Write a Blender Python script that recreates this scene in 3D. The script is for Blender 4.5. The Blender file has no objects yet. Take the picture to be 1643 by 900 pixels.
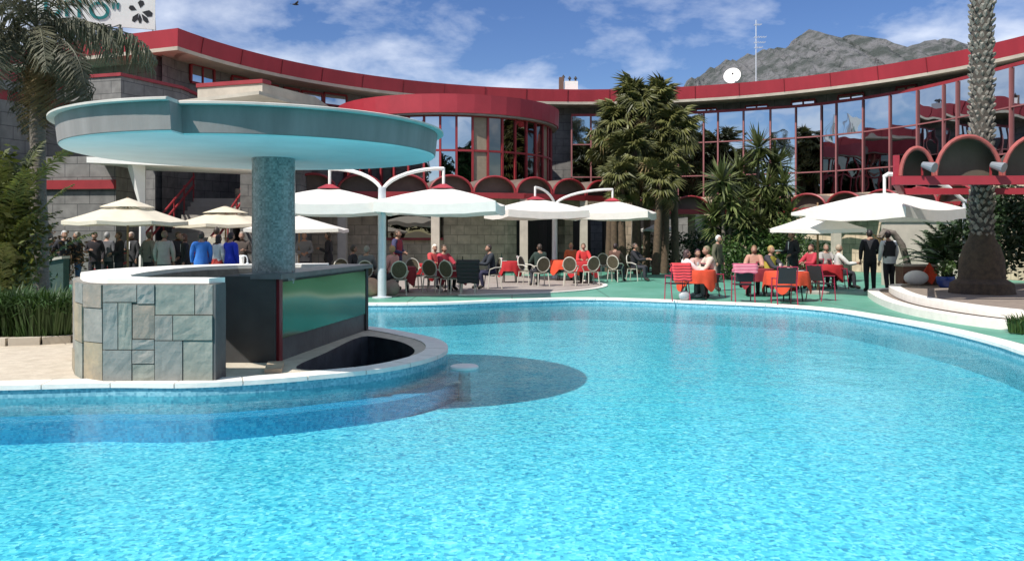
import bpy, bmesh, math, random
from mathutils import Vector, Matrix
R = math.radians
random.seed(7)
SC = bpy.context.scene
COL = SC.collection
# ------------------------------------------------------------------ camera
F = 1300.0; CX = 821.5; HY = 378.0; CH = 1.65       # focal length (px), principal x, horizon y, eye height
cam_d = bpy.data.cameras.new('camera'); cam = bpy.data.objects.new('camera', cam_d); COL.objects.link(cam)
cam_d.sensor_width = 36; cam_d.lens = 36 * F / 1643; cam_d.shift_y = -(450 - HY) / 1643
cam_d.clip_start = .05; cam_d.clip_end = 9000
cam.location = (0, 0, CH); cam.rotation_euler = (R(90), 0, 0)
SC.camera = cam
# ------------------------------------------------------------------ sky
SUN_EL = 51.0; SUN_AZ = 226.0                       # azimuth clockwise from +Y: behind the camera, to the left
w = bpy.data.worlds.new('World'); SC.world = w; w.use_nodes = True
nt = w.node_tree; nt.nodes.clear()
def N(t, **k):
    n = nt.nodes.new(t)
    for a, b in k.items(): setattr(n, a, b)
    return n
L = lambda a, b: nt.links.new(a, b)
sky = N('ShaderNodeTexSky', sky_type='NISHITA', sun_disc=False, sun_elevation=R(SUN_EL), sun_rotation=R(SUN_AZ),
        altitude=300, air_density=1.0, dust_density=0.15, ozone_density=3.0)
hs = N('ShaderNodeHueSaturation'); hs.inputs['Saturation'].default_value = 1.22; hs.inputs['Hue'].default_value = .515; hs.inputs['Value'].default_value = .76
L(sky.outputs[0], hs.inputs['Color'])
tc = N('ShaderNodeTexCoord'); sx = N('ShaderNodeSeparateXYZ'); L(tc.outputs['Generated'], sx.inputs[0])
mx = N('ShaderNodeMath', operation='MAXIMUM'); L(sx.outputs['Z'], mx.inputs[0]); mx.inputs[1].default_value = 0
ad = N('ShaderNodeMath', operation='ADD'); L(mx.outputs[0], ad.inputs[0]); ad.inputs[1].default_value = .30
dx = N('ShaderNodeMath', operation='DIVIDE'); L(sx.outputs['X'], dx.inputs[0]); L(ad.outputs[0], dx.inputs[1])
dy = N('ShaderNodeMath', operation='DIVIDE'); L(sx.outputs['Y'], dy.inputs[0]); L(ad.outputs[0], dy.inputs[1])
cb = N('ShaderNodeCombineXYZ'); L(dx.outputs[0], cb.inputs[0]); L(dy.outputs[0], cb.inputs[1]); cb.inputs[2].default_value = 1.7
n1 = N('ShaderNodeTexNoise'); n1.inputs['Scale'].default_value = 4.6; n1.inputs['Detail'].default_value = 8; n1.inputs['Roughness'].default_value = .57; n1.inputs['Distortion'].default_value = .15
n2 = N('ShaderNodeTexNoise'); n2.inputs['Scale'].default_value = 1.15; n2.inputs['Detail'].default_value = 2
mp = N('ShaderNodeMapping'); mp.inputs['Location'].default_value = (4.7, 1.3, 0)
L(cb.outputs[0], n1.inputs['Vector']); L(cb.outputs[0], mp.inputs[0]); L(mp.outputs[0], n2.inputs['Vector'])
sm = N('ShaderNodeMath', operation='MULTIPLY_ADD'); L(n2.outputs[0], sm.inputs[0]); sm.inputs[1].default_value = 1.3; L(n1.outputs[0], sm.inputs[2])
cr = N('ShaderNodeValToRGB'); cr.color_ramp.elements[0].position = .545; cr.color_ramp.elements[1].position = .74
hf = N('ShaderNodeMath', operation='MULTIPLY_ADD'); L(sm.outputs[0], hf.inputs[0]); hf.inputs[1].default_value = .55; hf.inputs[2].default_value = 0
L(hf.outputs[0], cr.inputs[0])
cf = N('ShaderNodeMath', operation='MULTIPLY'); L(cr.outputs[0], cf.inputs[0]); cf.inputs[1].default_value = .75
mc = N('ShaderNodeMixRGB'); L(cf.outputs[0], mc.inputs[0]); L(hs.outputs[0], mc.inputs[1]); mc.inputs[2].default_value = (7.0, 7.4, 8.2, 1)
bg = N('ShaderNodeBackground'); L(mc.outputs[0], bg.inputs[0]); bg.inputs[1].default_value = .1
wo = N('ShaderNodeOutputWorld'); L(bg.outputs[0], wo.inputs[0])
# ------------------------------------------------------------------ sun
sd = bpy.data.lights.new('sun', 'SUN'); sd.energy = 4.2; sd.angle = R(.53); sd.color = (1, .955, .88)
sun = bpy.data.objects.new('sun', sd); COL.objects.link(sun)
sdir = Vector((math.sin(R(SUN_AZ)) * math.cos(R(SUN_EL)), math.cos(R(SUN_AZ)) * math.cos(R(SUN_EL)), math.sin(R(SUN_EL))))
sun.rotation_euler = sdir.to_track_quat('Z', 'Y').to_euler(); sun.location = sdir * 60
SC.view_settings.view_transform = 'Standard'; SC.view_settings.look = 'None'; SC.view_settings.exposure = .55; SC.view_settings.gamma = 1
SC.cycles.use_denoising = True
SC.cycles.max_bounces = 8; SC.cycles.transparent_max_bounces = 12
SC.cycles.caustics_reflective = False; SC.cycles.caustics_refractive = False
SC.cycles.sample_clamp_indirect = 6

def P(x, y, z=0.0):                                  # pixel -> point on the level z
    Y = F * (CH - z) / (y - HY); return Vector(((x - CX) / F * Y, Y, z))
def PX(x, Y): return (x - CX) / F * Y                # sideways position of a pixel column at distance Y
def PZ(y, Y): return CH + (HY - y) / F * Y           # height of a pixel row at distance Y
# ------------------------------------------------------------------ materials
MATS = {}
def mat(name, col, rough=.6, metal=0, var=0., vscale=6., bump=0., bscale=40., col2=None, spec=.5, detail=5, coords='Object', trans=0, stretch=None, rnd=0):
    if name in MATS: return MATS[name]
    m = bpy.data.materials.new(name); m.use_nodes = True; t = m.node_tree; b = t.nodes['Principled BSDF']
    b.inputs['Roughness'].default_value = rough; b.inputs['Metallic'].default_value = metal
    b.inputs['Specular IOR Level'].default_value = spec
    c = (*col, 1); b.inputs['Base Color'].default_value = c
    m.diffuse_color = c
    co = t.nodes.new('ShaderNodeTexCoord'); src = co.outputs[coords]
    if stretch:
        mpp = t.nodes.new('ShaderNodeMapping'); mpp.inputs['Scale'].default_value = stretch; t.links.new(src, mpp.inputs[0]); src = mpp.outputs[0]
    last = None
    if var or col2:
        n = t.nodes.new('ShaderNodeTexNoise'); n.inputs['Scale'].default_value = vscale; n.inputs['Detail'].default_value = detail; n.inputs['Roughness'].default_value = .62
        t.links.new(src, n.inputs['Vector'])
        r = t.nodes.new('ShaderNodeValToRGB'); t.links.new(n.outputs[0], r.inputs[0])
        a2 = col2 or tuple(x * (1 - var) for x in col)
        r.color_ramp.elements[0].position = .32; r.color_ramp.elements[1].position = .68
        r.color_ramp.elements[0].color = (*a2, 1)
        r.color_ramp.elements[1].color = (*(col if col2 else tuple(min(1, x * (1 + var)) for x in col)), 1)
        last = r.outputs[0]
    if rnd:
        oi = t.nodes.new('ShaderNodeObjectInfo'); hv = t.nodes.new('ShaderNodeHueSaturation')
        mr = t.nodes.new('ShaderNodeMapRange'); mr.inputs['To Min'].default_value = 1 - rnd; mr.inputs['To Max'].default_value = 1 + rnd
        t.links.new(oi.outputs['Random'], mr.inputs[0]); t.links.new(mr.outputs[0], hv.inputs['Value'])
        if last: t.links.new(last, hv.inputs['Color'])
        else: hv.inputs['Color'].default_value = c
        last = hv.outputs[0]
    if last: t.links.new(last, b.inputs['Base Color'])
    if bump:
        n = t.nodes.new('ShaderNodeTexNoise'); n.inputs['Scale'].default_value = bscale; n.inputs['Detail'].default_value = 6
        t.links.new(src, n.inputs['Vector'])
        u = t.nodes.new('ShaderNodeBump'); u.inputs['Strength'].default_value = bump; u.inputs['Distance'].default_value = .02
        t.links.new(n.outputs[0], u.inputs['Height']); t.links.new(u.outputs[0], b.inputs['Normal'])
    if trans:
        tl = t.nodes.new('ShaderNodeBsdfTranslucent'); mxs = t.nodes.new('ShaderNodeMixShader'); mxs.inputs[0].default_value = trans
        if last: t.links.new(last, tl.inputs[0])
        else: tl.inputs[0].default_value = c
        t.links.new(b.outputs[0], mxs.inputs[1]); t.links.new(tl.outputs[0], mxs.inputs[2])
        t.links.new(mxs.outputs[0], t.nodes['Material Output'].inputs[0])
    MATS[name] = m; return m
def blocks(name, c1, c2, cm, sx, sy, rough=.75, bump=.4, mortar=.02, nv=.25):      # coursed stone / tile cladding, far off
    if name in MATS: return MATS[name]
    m = mat(name, c1, rough); t = m.node_tree; b = t.nodes['Principled BSDF']
    co = t.nodes.new('ShaderNodeTexCoord'); br = t.nodes.new('ShaderNodeTexBrick')
    br.inputs['Color1'].default_value = (*c1, 1); br.inputs['Color2'].default_value = (*c2, 1); br.inputs['Mortar'].default_value = (*cm, 1)
    br.inputs['Scale'].default_value = 1; br.inputs['Brick Width'].default_value = sx; br.inputs['Row Height'].default_value = sy; br.inputs['Mortar Size'].default_value = mortar
    t.links.new(co.outputs['UV'], br.inputs['Vector'])
    n = t.nodes.new('ShaderNodeTexNoise'); n.inputs['Scale'].default_value = 3; n.inputs['Detail'].default_value = 6; t.links.new(co.outputs['Object'], n.inputs['Vector'])
    mr = t.nodes.new('ShaderNodeMapRange'); mr.inputs['From Min'].default_value = .3; mr.inputs['From Max'].default_value = .7
    mr.inputs['To Min'].default_value = 1 - nv; mr.inputs['To Max'].default_value = 1 + nv; t.links.new(n.outputs[0], mr.inputs[0])
    hv = t.nodes.new('ShaderNodeHueSaturation'); t.links.new(br.outputs[0], hv.inputs['Color']); t.links.new(mr.outputs[0], hv.inputs['Value']); t.links.new(hv.outputs[0], b.inputs['Base Color'])
    u = t.nodes.new('ShaderNodeBump'); u.inputs['Strength'].default_value = bump; u.inputs['Distance'].default_value = .02; u.invert = True
    t.links.new(br.outputs['Fac'], u.inputs['Height']); t.links.new(u.outputs[0], b.inputs['Normal'])
    return m
def mosaic(name, cols, scale, rough=.25, dist=.0, joint=None):                   # small glass tiles, each of its own tint; dist draws water wobble into them
    if name in MATS: return MATS[name]
    m = mat(name, cols[0], rough); t = m.node_tree; b = t.nodes['Principled BSDF']
    co = t.nodes.new('ShaderNodeTexCoord'); src = co.outputs['Object']
    if dist:
        n = t.nodes.new('ShaderNodeTexNoise'); n.inputs['Scale'].default_value = 7; n.inputs['Detail'].default_value = 3; t.links.new(src, n.inputs['Vector'])
        mm = t.nodes.new('ShaderNodeMixRGB'); mm.blend_type = 'LINEAR_LIGHT'; mm.inputs[0].default_value = dist; t.links.new(src, mm.inputs[1]); t.links.new(n.outputs['Color'], mm.inputs[2]); src = mm.outputs[0]
    v = t.nodes.new('ShaderNodeTexVoronoi'); v.inputs['Scale'].default_value = scale; v.inputs['Randomness'].default_value = .45 if dist else .12
    if not dist: v.distance = 'CHEBYCHEV'
    t.links.new(src, v.inputs['Vector'])
    r = t.nodes.new('ShaderNodeValToRGB'); r.color_ramp.interpolation = 'LINEAR'
    while len(r.color_ramp.elements) < len(cols): r.color_ramp.elements.new(.5)
    for i, c in enumerate(cols): r.color_ramp.elements[i].position = .08 + .84 * i / (len(cols) - 1); r.color_ramp.elements[i].color = (*c, 1)
    sp = t.nodes.new('ShaderNodeSeparateColor'); t.links.new(v.outputs['Color'], sp.inputs[0])
    n2 = t.nodes.new('ShaderNodeTexNoise'); n2.inputs['Scale'].default_value = scale * .33; n2.inputs['Detail'].default_value = 3; t.links.new(src, n2.inputs['Vector'])
    mi = t.nodes.new('ShaderNodeMath'); mi.operation = 'MULTIPLY_ADD'; mi.inputs[1].default_value = .62; t.links.new(sp.outputs[0], mi.inputs[0])
    ml = t.nodes.new('ShaderNodeMath'); ml.operation = 'MULTIPLY_ADD'; ml.inputs[1].default_value = .75; ml.inputs[2].default_value = -.17; t.links.new(n2.outputs[0], ml.inputs[0])
    t.links.new(ml.outputs[0], mi.inputs[2])
    t.links.new(mi.outputs[0], r.inputs[0]); t.links.new(r.outputs[0], b.inputs['Base Color'])
    return m
# ------------------------------------------------------------------ mesh helpers
class MB:
    def __init__(s): s.v = []; s.f = []; s.uv = None
    def add(s, vs, fs):
        o = len(s.v); s.v += [tuple(v) for v in vs]; s.f += [tuple(i + o for i in f) for f in fs]; return s
    def box(s, c, d, rz=0, M=None):
        x, y, z = (k / 2 for k in d); pts = [Vector((a * x, b * y, e * z)) for a in (-1, 1) for b in (-1, 1) for e in (-1, 1)]
        q = Matrix.Rotation(rz, 3, 'Z') if M is None else M
        return s.add([q @ p + Vector(c) for p in pts], [(0, 1, 3, 2), (4, 6, 7, 5), (0, 4, 5, 1), (2, 3, 7, 6), (0, 2, 6, 4), (1, 5, 7, 3)])
    def bar(s, a, b, wd, ht=None):                  # straight bar of rectangular section from a to b
        a, b = Vector(a), Vector(b); ht = ht or wd; d = (b - a); ln = d.length; d.normalize()
        q = d.to_track_quat('X', 'Z').to_matrix()
        return s.box((a + b) / 2, (ln, wd, ht), M=q)
    def tube(s, pts, rad, n=8, cap=True, sq=1.0):
        pts = [Vector(p) for p in pts]; k = len(pts)
        if not hasattr(rad, '__len__'): rad = [rad] * k
        up = Vector((0, 0, 1)); vs = []; fs = []; prev = None
        for i, p in enumerate(pts):
            d = (pts[min(i + 1, k - 1)] - pts[max(i - 1, 0)]).normalized()
            if prev is None:
                a = d.cross(up)
                if a.length < .05: a = d.cross(Vector((1, 0, 0)))
            else: a = prev - d * prev.dot(d)
            a.normalize(); prev = a; b = d.cross(a)
            for j in range(n):
                t = 2 * math.pi * j / n; vs.append(p + (a * math.cos(t) + b * math.sin(t) * sq) * rad[i])
        for i in range(k - 1):
            for j in range(n):
                fs.append((i * n + j, i * n + (j + 1) % n, (i + 1) * n + (j + 1) % n, (i + 1) * n + j))
        if cap: fs += [tuple(range(n))[::-1], tuple((k - 1) * n + j for j in range(n))]
        return s.add(vs, fs)
    def lathe(s, prof, c=(0, 0, 0), n=20, sx=1, sy=1):
        vs = []; fs = []; k = len(prof)
        for r, z in prof:
            for j in range(n):
                t = 2 * math.pi * j / n; vs.append((c[0] + r * sx * math.cos(t), c[1] + r * sy * math.sin(t), c[2] + z))
        for i in range(k - 1):
            for j in range(n): fs.append((i * n + j, i * n + (j + 1) % n, (i + 1) * n + (j + 1) % n, (i + 1) * n + j))
        fs += [tuple(range(n))[::-1], tuple((k - 1) * n + j for j in range(n))]
        return s.add(vs, fs)
    def prism(s, out, z0, z1):                      # simple polygon extruded upward
        n = len(out); vs = [(x, y, z0) for x, y in out] + [(x, y, z1) for x, y in out]
        fs = [(i, (i + 1) % n, (i + 1) % n + n, i + n) for i in range(n)] + [tuple(range(n))[::-1], tuple(range(n, 2 * n))]
        return s.add(vs, fs)
    def strip(s, A, B):                             # quad strip between two point rows
        n = len(A); return s.add(list(A) + list(B), [(i, i + 1, n + i + 1, n + i) for i in range(n - 1)])
    def ball(s, c, r, nu=10, nv=7):
        prof = [(math.sin(math.pi * i / nv), -math.cos(math.pi * i / nv)) for i in range(nv + 1)]
        prof[0] = (.02, -1); prof[-1] = (.02, 1)
        rr = r if hasattr(r, '__len__') else (r, r, r)
        o = len(s.v); s.lathe([(p, z) for p, z in prof], n=nu)
        s.v[o:] = [(v[0] * rr[0] + c[0], v[1] * rr[1] + c[1], v[2] * rr[2] + c[2]) for v in s.v[o:]]; return s
    def mesh(s, name, m=None, smooth=False):
        me = bpy.data.meshes.new(name); me.from_pydata(s.v, [], s.f)
        if m: me.materials.append(m)
        bm = bmesh.new(); bm.from_mesh(me); bmesh.ops.recalc_face_normals(bm, faces=bm.faces)
        bm.to_mesh(me); bm.free()
        if smooth:
            me.polygons.foreach_set('use_smooth', [True] * len(me.polygons))
            try: me.set_sharp_from_angle(angle=R(38))
            except Exception: pass
        return me
    def build(s, name, m, parent=None, smooth=False): return link(name, s.mesh(name, m, smooth), parent)
def link(name, me, parent=None, loc=None, rot=None, scale=None):
    o = bpy.data.objects.new(name, me); COL.objects.link(o)
    if parent: o.parent = parent
    if loc is not None: o.location = loc
    if rot is not None: o.rotation_euler = rot
    if scale is not None: o.scale = (scale,) * 3 if not hasattr(scale, '__len__') else scale
    return o
def tag(o, label, cat, group=None):
    o['label'] = label; o['category'] = cat
    if group: o['group'] = group
    return o
def struct(o, label=None, kind='structure'):
    o['kind'] = kind
    if label: o['label'] = label
    return o
def thing(name, label, cat, loc=(0, 0, 0), rz=0, group=None, scale=1):
    o = bpy.data.objects.new(name, None); COL.objects.link(o); o.location = loc; o.rotation_euler = (0, 0, rz); o.empty_display_size = .2
    o.scale = (scale,) * 3
    return tag(o, label, cat, group)
def copy_tree(o, parent=None):
    c = o.copy(); COL.objects.link(c); c.parent = parent
    for ch in list(o.children): copy_tree(ch, c)
    return c
def smooth_poly(pts, n=6, closed=True):              # Catmull-Rom through control points
    out = []; k = len(pts)
    rng = range(k) if closed else range(k - 1)
    g = (lambda i: Vector(pts[i % k])) if closed else (lambda i: Vector(pts[min(max(i, 0), k - 1)]))
    for i in rng:
        a, b, c, d = g(i - 1), g(i), g(i + 1), g(i + 2)
        for j in range(n):
            t = j / n; out.append(.5 * ((2 * b) + (c - a) * t + (2 * a - 5 * b + 4 * c - d) * t * t + (3 * b - a - 3 * c + d) * t ** 3))
    if not closed: out.append(g(k - 1))
    return out
def sheet(name, rings, z, m):                        # flat sheet: outer ring, then holes
    bm = bmesh.new(); es = []
    for ring in rings:
        vs = [bm.verts.new((p[0], p[1], z)) for p in ring]
        es += [bm.edges.new((vs[i], vs[(i + 1) % len(vs)])) for i in range(len(vs))]
    bmesh.ops.triangle_fill(bm, use_beauty=True, use_dissolve=False, edges=es)
    for f in bm.faces:
        if f.normal.z < 0: f.normal_flip()
    me = bpy.data.meshes.new(name); bm.to_mesh(me); bm.free(); me.materials.append(m)
    return link(name, me)
def uvwall(o, sx=1):                                 # u = running length, v = height
    me = o.data; uv = me.uv_layers.new(name='uv')
    for p in me.polygons:
        n = p.normal; t = Vector((-n.y, n.x, 0))
        if t.length < .1: t = Vector((1, 0, 0))
        t.normalize()
        for li in p.loop_indices:
            v = me.vertices[me.loops[li].vertex_index].co
            uv.data[li].uv = (v.dot(t) if abs(n.z) < .7 else v.x, v.z if abs(n.z) < .7 else v.y)
    return o
# ------------------------------------------------------------------ palette
M_green = mat('green_floor_paint', (.062, .235, .16), .5, col2=(.12, .34, .26), vscale=.55, bump=.12, bscale=30, detail=8)
t = M_green.node_tree; b = t.nodes['Principled BSDF']; lk = b.inputs['Base Color'].links[0].from_socket
co = t.nodes.new('ShaderNodeTexCoord'); br = t.nodes.new('ShaderNodeTexBrick'); br.offset = 0; br.inputs['Scale'].default_value = 1; br.inputs['Brick Width'].default_value = 2.6; br.inputs['Row Height'].default_value = 2.6; br.inputs['Mortar Size'].default_value = .018
t.links.new(co.outputs['Object'], br.inputs['Vector']); nz = t.nodes.new('ShaderNodeTexNoise'); nz.inputs['Scale'].default_value = 1.6; nz.inputs['Detail'].default_value = 9; nz.inputs['Roughness'].default_value = .7; t.links.new(co.outputs['Object'], nz.inputs['Vector'])
rw = t.nodes.new('ShaderNodeValToRGB'); rw.color_ramp.elements[0].position = .56; rw.color_ramp.elements[1].position = .72; rw.color_ramp.elements[1].color = (.6, .6, .6, 1); t.links.new(nz.outputs[0], rw.inputs[0])
mw = t.nodes.new('ShaderNodeMixRGB'); t.links.new(rw.outputs[0], mw.inputs[0]); t.links.new(lk, mw.inputs[1]); mw.inputs[2].default_value = (.21, .33, .27, 1)
mj = t.nodes.new('ShaderNodeMixRGB'); t.links.new(br.outputs['Fac'], mj.inputs[0]); t.links.new(mw.outputs[0], mj.inputs[1]); mj.inputs[2].default_value = (.04, .11, .08, 1); t.links.new(mj.outputs[0], b.inputs['Base Color'])
M_earth = mat('dry_ground', (.16, .14, .09), .9, var=.3, vscale=.3)
M_coping = mat('white_coping', (.78, .74, .68), .6, var=.07, vscale=5, bump=.15, bscale=25)
M_beige = mat('beige_paving', (.57, .50, .40), .75, col2=(.43, .37, .29), vscale=5, bump=.4, bscale=14)
M_patio = mat('grey_patio_stone', (.33, .29, .26), .75, col2=(.26, .225, .20), vscale=2.5, bump=.3, bscale=20)
M_red = mat('red_painted_metal', (.33, .026, .040), .55, var=.16, vscale=.7, stretch=(1, 1, .3))
M_redd = mat('red_frame_paint', (.26, .022, .028), .5, var=.15, vscale=2)
M_conc = mat('grey_concrete', (.30, .28, .25), .8, var=.18, vscale=1.2, bump=.2, bscale=12)
M_concl = mat('pale_concrete', (.46, .41, .34), .8, var=.15, vscale=1.5, bump=.2, bscale=12)
M_gran = blocks('granite_cladding', (.185, .178, .168), (.145, .140, .134), (.06, .06, .06), .9, .45, mortar=.012)
M_stone = blocks('stone_block_wall', (.54, .43, .31), (.45, .36, .26), (.28, .23, .17), .62, .42, mortar=.015)
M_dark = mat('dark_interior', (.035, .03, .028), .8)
M_white = mat('white_paint', (.74, .73, .70), .5, var=.05, vscale=3)
M_pole = mat('pale_metal_pole', (.62, .66, .70), .35, metal=.3, var=.06)
M_canv = mat('white_canvas', (.84, .80, .74), .8, var=.04, vscale=4, bump=.12, bscale=9, trans=.22)
M_cream = mat('cream_canvas', (.74, .67, .54), .8, var=.05, vscale=4, bump=.12, bscale=9, trans=.22)
def glass_mat(name, base, metal=1.0, rough=.015, wav=.02, ws=.8):
    m = mat(name, base, rough, metal=metal); t = m.node_tree; b = t.nodes['Principled BSDF']
    co = t.nodes.new('ShaderNodeTexCoord'); n = t.nodes.new('ShaderNodeTexNoise'); n.inputs['Scale'].default_value = ws; n.inputs['Detail'].default_value = 1
    t.links.new(co.outputs['Object'], n.inputs['Vector']); u = t.nodes.new('ShaderNodeBump'); u.inputs['Strength'].default_value = wav; u.inputs['Distance'].default_value = .5
    t.links.new(n.outputs[0], u.inputs['Height']); t.links.new(u.outputs[0], b.inputs['Normal']); return m
M_glass = glass_mat('mirror_glass', (.50, .55, .60))
M_glassd = glass_mat('bronze_glass', (.20, .19, .17))
# ------------------------------------------------------------------ pool outline, terrace, paving
POOL = smooth_poly([(-14.5, 21.5), (-12, 21.3), (-9, 20.5), (-6.3, 19.8), (-3.55, 19.5), (-1.84, 19.7), (0, 20.6), (1.78, 21.2), (3.3, 20.8), (4.75, 20.0), (6.2, 19.15),
    (7.05, 18.0), (7.42, 15.8), (7.53, 14.0), (7.4, 12.3), (7.2, 11.2), (6.9, 8), (6.3, 5), (5.3, 3.1), (3, 2.6), (0, 2.5), (-3, 2.6), (-6.5, 3.0), (-10, 4.2), (-11.5, 6.4), (-9.6, 8.15), (-7.5, 8.6),
    (-5.56, 8.85), (-4.5, 9.0), (-3.6, 8.98), (-2.87, 9.2), (-2.3, 9.5), (-1.6, 10.0), (-1.12, 10.8), (-.95, 11.7), (-1.15, 12.7), (-1.7, 13.6), (-2.5, 14.5), (-4.2, 15.6), (-6.5, 16.2), (-9, 16.3), (-12, 16.1), (-15, 16.3), (-16.2, 18.8)], 5)
POOL = [(p.x, p.y) for p in POOL]
PIT = [(p.x, p.y) for p in smooth_poly([(-2.72, 10.25), (-2.62, 11.4), (-2.46, 13.2), (-2.0, 12.95), (-1.62, 12.35), (-1.38, 11.5), (-1.5, 10.7), (-2.0, 10.08), (-2.5, 9.95)], 4)]
WZ = -.13; FZ = -.56
Big = [(-3500, -800), (3500, -800), (3500, 6000), (-3500, 6000)]
Ter = [(-40, -12), (30, -12), (30, 50), (-40, 50)]
struct(sheet('ground', [Big, Ter], -.02, M_earth), 'dry bare ground beyond the hotel')
struct(sheet('terrace', [Ter, POOL, PIT], 0, M_green), 'green painted pool terrace')
def offset(ring, d):
    n = len(ring); out = []
    for i in range(n):
        a = Vector(ring[i - 1]); b = Vector(ring[(i + 1) % n]); t = (b - a).normalized(); out.append((ring[i][0] - t.y * d, ring[i][1] + t.x * d))
    return out
area = sum(POOL[i][0] * POOL[(i + 1) % len(POOL)][1] - POOL[(i + 1) % len(POOL)][0] * POOL[i][1] for i in range(len(POOL)))
OUT = 1 if area < 0 else -1                          # sign that moves a ring outward
isl = [i for i in range(len(POOL))]
# peninsula paving: inside the pool bend, up to the left
pen_edge = [POOL[i] for i in range(25 * 5, 41 * 5 + 1)]
pen = pen_edge + [(-22, 16.3), (-22, 8.15)]
struct(sheet('peninsula_paving', [pen, PIT], .004, M_beige), 'beige stone paving round the pool bar')
pat = [(p.x, p.y) for p in smooth_poly([(-9, 22.0), (-6, 21.9), (-3, 22.05), (-.5, 22.5), (1.2, 23.4), (2.5, 25), (3.05, 27), (2.6, 29.5), (1.2, 33), (-4, 34), (-9, 33), (-10.5, 27)], 5)]
po = struct(sheet('patio', [pat], .004, M_patio), 'grey stone patio under the white umbrellas')
mb = MB(); seg = [(p.x, p.y) for p in smooth_poly([(-1.5, 22.2), (.2, 22.8), (1.5, 23.6), (2.55, 25), (3.1, 27), (2.6, 29.5)], 6, False)]
for i in range(len(seg) - 1):
    a, b = Vector(seg[i]), Vector(seg[i + 1]); t = (b - a).normalized(); nn = Vector((-t.y, t.x)) * .07
    mb.add([(a - nn).to_3d() + Vector((0, 0, .006)), (b - nn).to_3d() + Vector((0, 0, .006)), (b + nn).to_3d() + Vector((0, 0, .006)), (a + nn).to_3d() + Vector((0, 0, .006)),
            (a - nn).to_3d() + Vector((0, 0, .03)), (b - nn).to_3d() + Vector((0, 0, .03)), (b + nn).to_3d() + Vector((0, 0, .03)), (a + nn).to_3d() + Vector((0, 0, .03))],
           [(4, 5, 6, 7), (0, 1, 5, 4), (3, 7, 6, 2)])
mb.build('patio_edging', M_coping, po)
# pool: floor, walls, coping stones, water
M_floor = mosaic('rippled_floor_mosaic', [(.04, .26, .45), (.11, .47, .65), (.22, .68, .80), (.34, .80, .88), (.70, .94, .97)], 33, dist=.05)  # tile tints, with the water's bright and dark ripple light mixed into the colour
M_wall = mosaic('pool_wall_mosaic', [(.10, .27, .36), (.16, .38, .46), (.22, .46, .54), (.30, .54, .60)], 38)
pool = sheet('pool_floor', [POOL], FZ, M_floor); struct(pool, 'pale aqua mosaic floor of the pool')
mb = MB(); ring = POOL + [POOL[0]]
mb.strip([(x, y, -.02) for x, y in ring], [(x, y, FZ) for x, y in ring]); pw = mb.build('pool_wall', M_wall, pool, True)
cp_len = .72; acc = [0]
for i in range(len(POOL)): acc.append(acc[-1] + (Vector(ring[i + 1]) - Vector(ring[i])).length)
def at_len(s):
    s %= acc[-1]
    for i in range(len(POOL)):
        if acc[i + 1] >= s:
            t = (s - acc[i]) / (acc[i + 1] - acc[i]); return Vector(ring[i]).lerp(Vector(ring[i + 1]), t)
ncp = int(acc[-1] / cp_len)
for k in range(ncp):
    s0 = acc[-1] * k / ncp + .006; s1 = acc[-1] * (k + 1) / ncp - .006
    if at_len(s0).y < 4.2: continue
    A = []; B = []
    for j in range(4):
        s = s0 + (s1 - s0) * j / 3; p = at_len(s); t = (at_len(s + .05) - at_len(s - .05)).normalized(); nn = Vector((-t.y, t.x)) * OUT
        A.append(p - nn * .025); B.append(p + nn * .30)
    z0, z1 = -.035, .018 + random.uniform(-.002, .002)
    vs = [(p.x, p.y, z) for z in (z0, z1) for row in (A, B) for p in row]
    fs = []
    for j in range(3): fs += [(j, j + 1, j + 5, j + 4), (8 + j, 8 + j + 1, 8 + j + 5, 8 + j + 4), (j, j + 1, 8 + j + 1, 8 + j), (4 + j, 4 + j + 1, 12 + j + 1, 12 + j)]
    fs += [(0, 4, 12, 8), (3, 7, 15, 11)]
    MB().add(vs, fs).build('coping_stone', M_coping, pool)
# underwater bench along the peninsula
mb = MB(); be = POOL[25 * 5:39 * 5]; off = offset(be, -.32 * OUT); be = be[1:-1]; off = off[1:-1]
mb.strip([(x, y, -.33) for x, y in be], [(x, y, -.33) for x, y in off]); mb.strip([(x, y, -.33) for x, y in off], [(x, y, FZ) for x, y in off])
mb.build('pool_bench', mosaic('pool_bench_mosaic', [(.03, .22, .42), (.05, .30, .52), (.07, .36, .60), (.10, .42, .64)], 38), pool)
m = bpy.data.materials.new('pool_water'); m.use_nodes = True; t = m.node_tree; t.nodes.clear()
co = t.nodes.new('ShaderNodeTexCoord'); na = t.nodes.new('ShaderNodeTexNoise'); na.inputs['Scale'].default_value = 11; na.inputs['Detail'].default_value = 5; na.inputs['Distortion'].default_value = .6
nb = t.nodes.new('ShaderNodeTexNoise'); nb.inputs['Scale'].default_value = 1.3; nb.inputs['Detail'].default_value = 2
for q in (na, nb): t.links.new(co.outputs['Object'], q.inputs['Vector'])
sm_ = t.nodes.new('ShaderNodeMath'); sm_.operation = 'MULTIPLY_ADD'; sm_.inputs[1].default_value = 3.2; t.links.new(nb.outputs[0], sm_.inputs[0]); t.links.new(na.outputs[0], sm_.inputs[2])
bu = t.nodes.new('ShaderNodeBump'); bu.inputs['Strength'].default_value = .22; bu.inputs['Distance'].default_value = .03; t.links.new(sm_.outputs[0], bu.inputs['Height'])
fr = t.nodes.new('ShaderNodeFresnel'); fr.inputs[0].default_value = 1.33; t.links.new(bu.outputs[0], fr.inputs['Normal'])
tr = t.nodes.new('ShaderNodeBsdfTransparent'); tr.inputs[0].default_value = (.60, .945, .985, 1)
gl = t.nodes.new('ShaderNodeBsdfGlossy'); gl.inputs['Roughness'].default_value = .03; t.links.new(bu.outputs[0], gl.inputs['Normal'])
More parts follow.
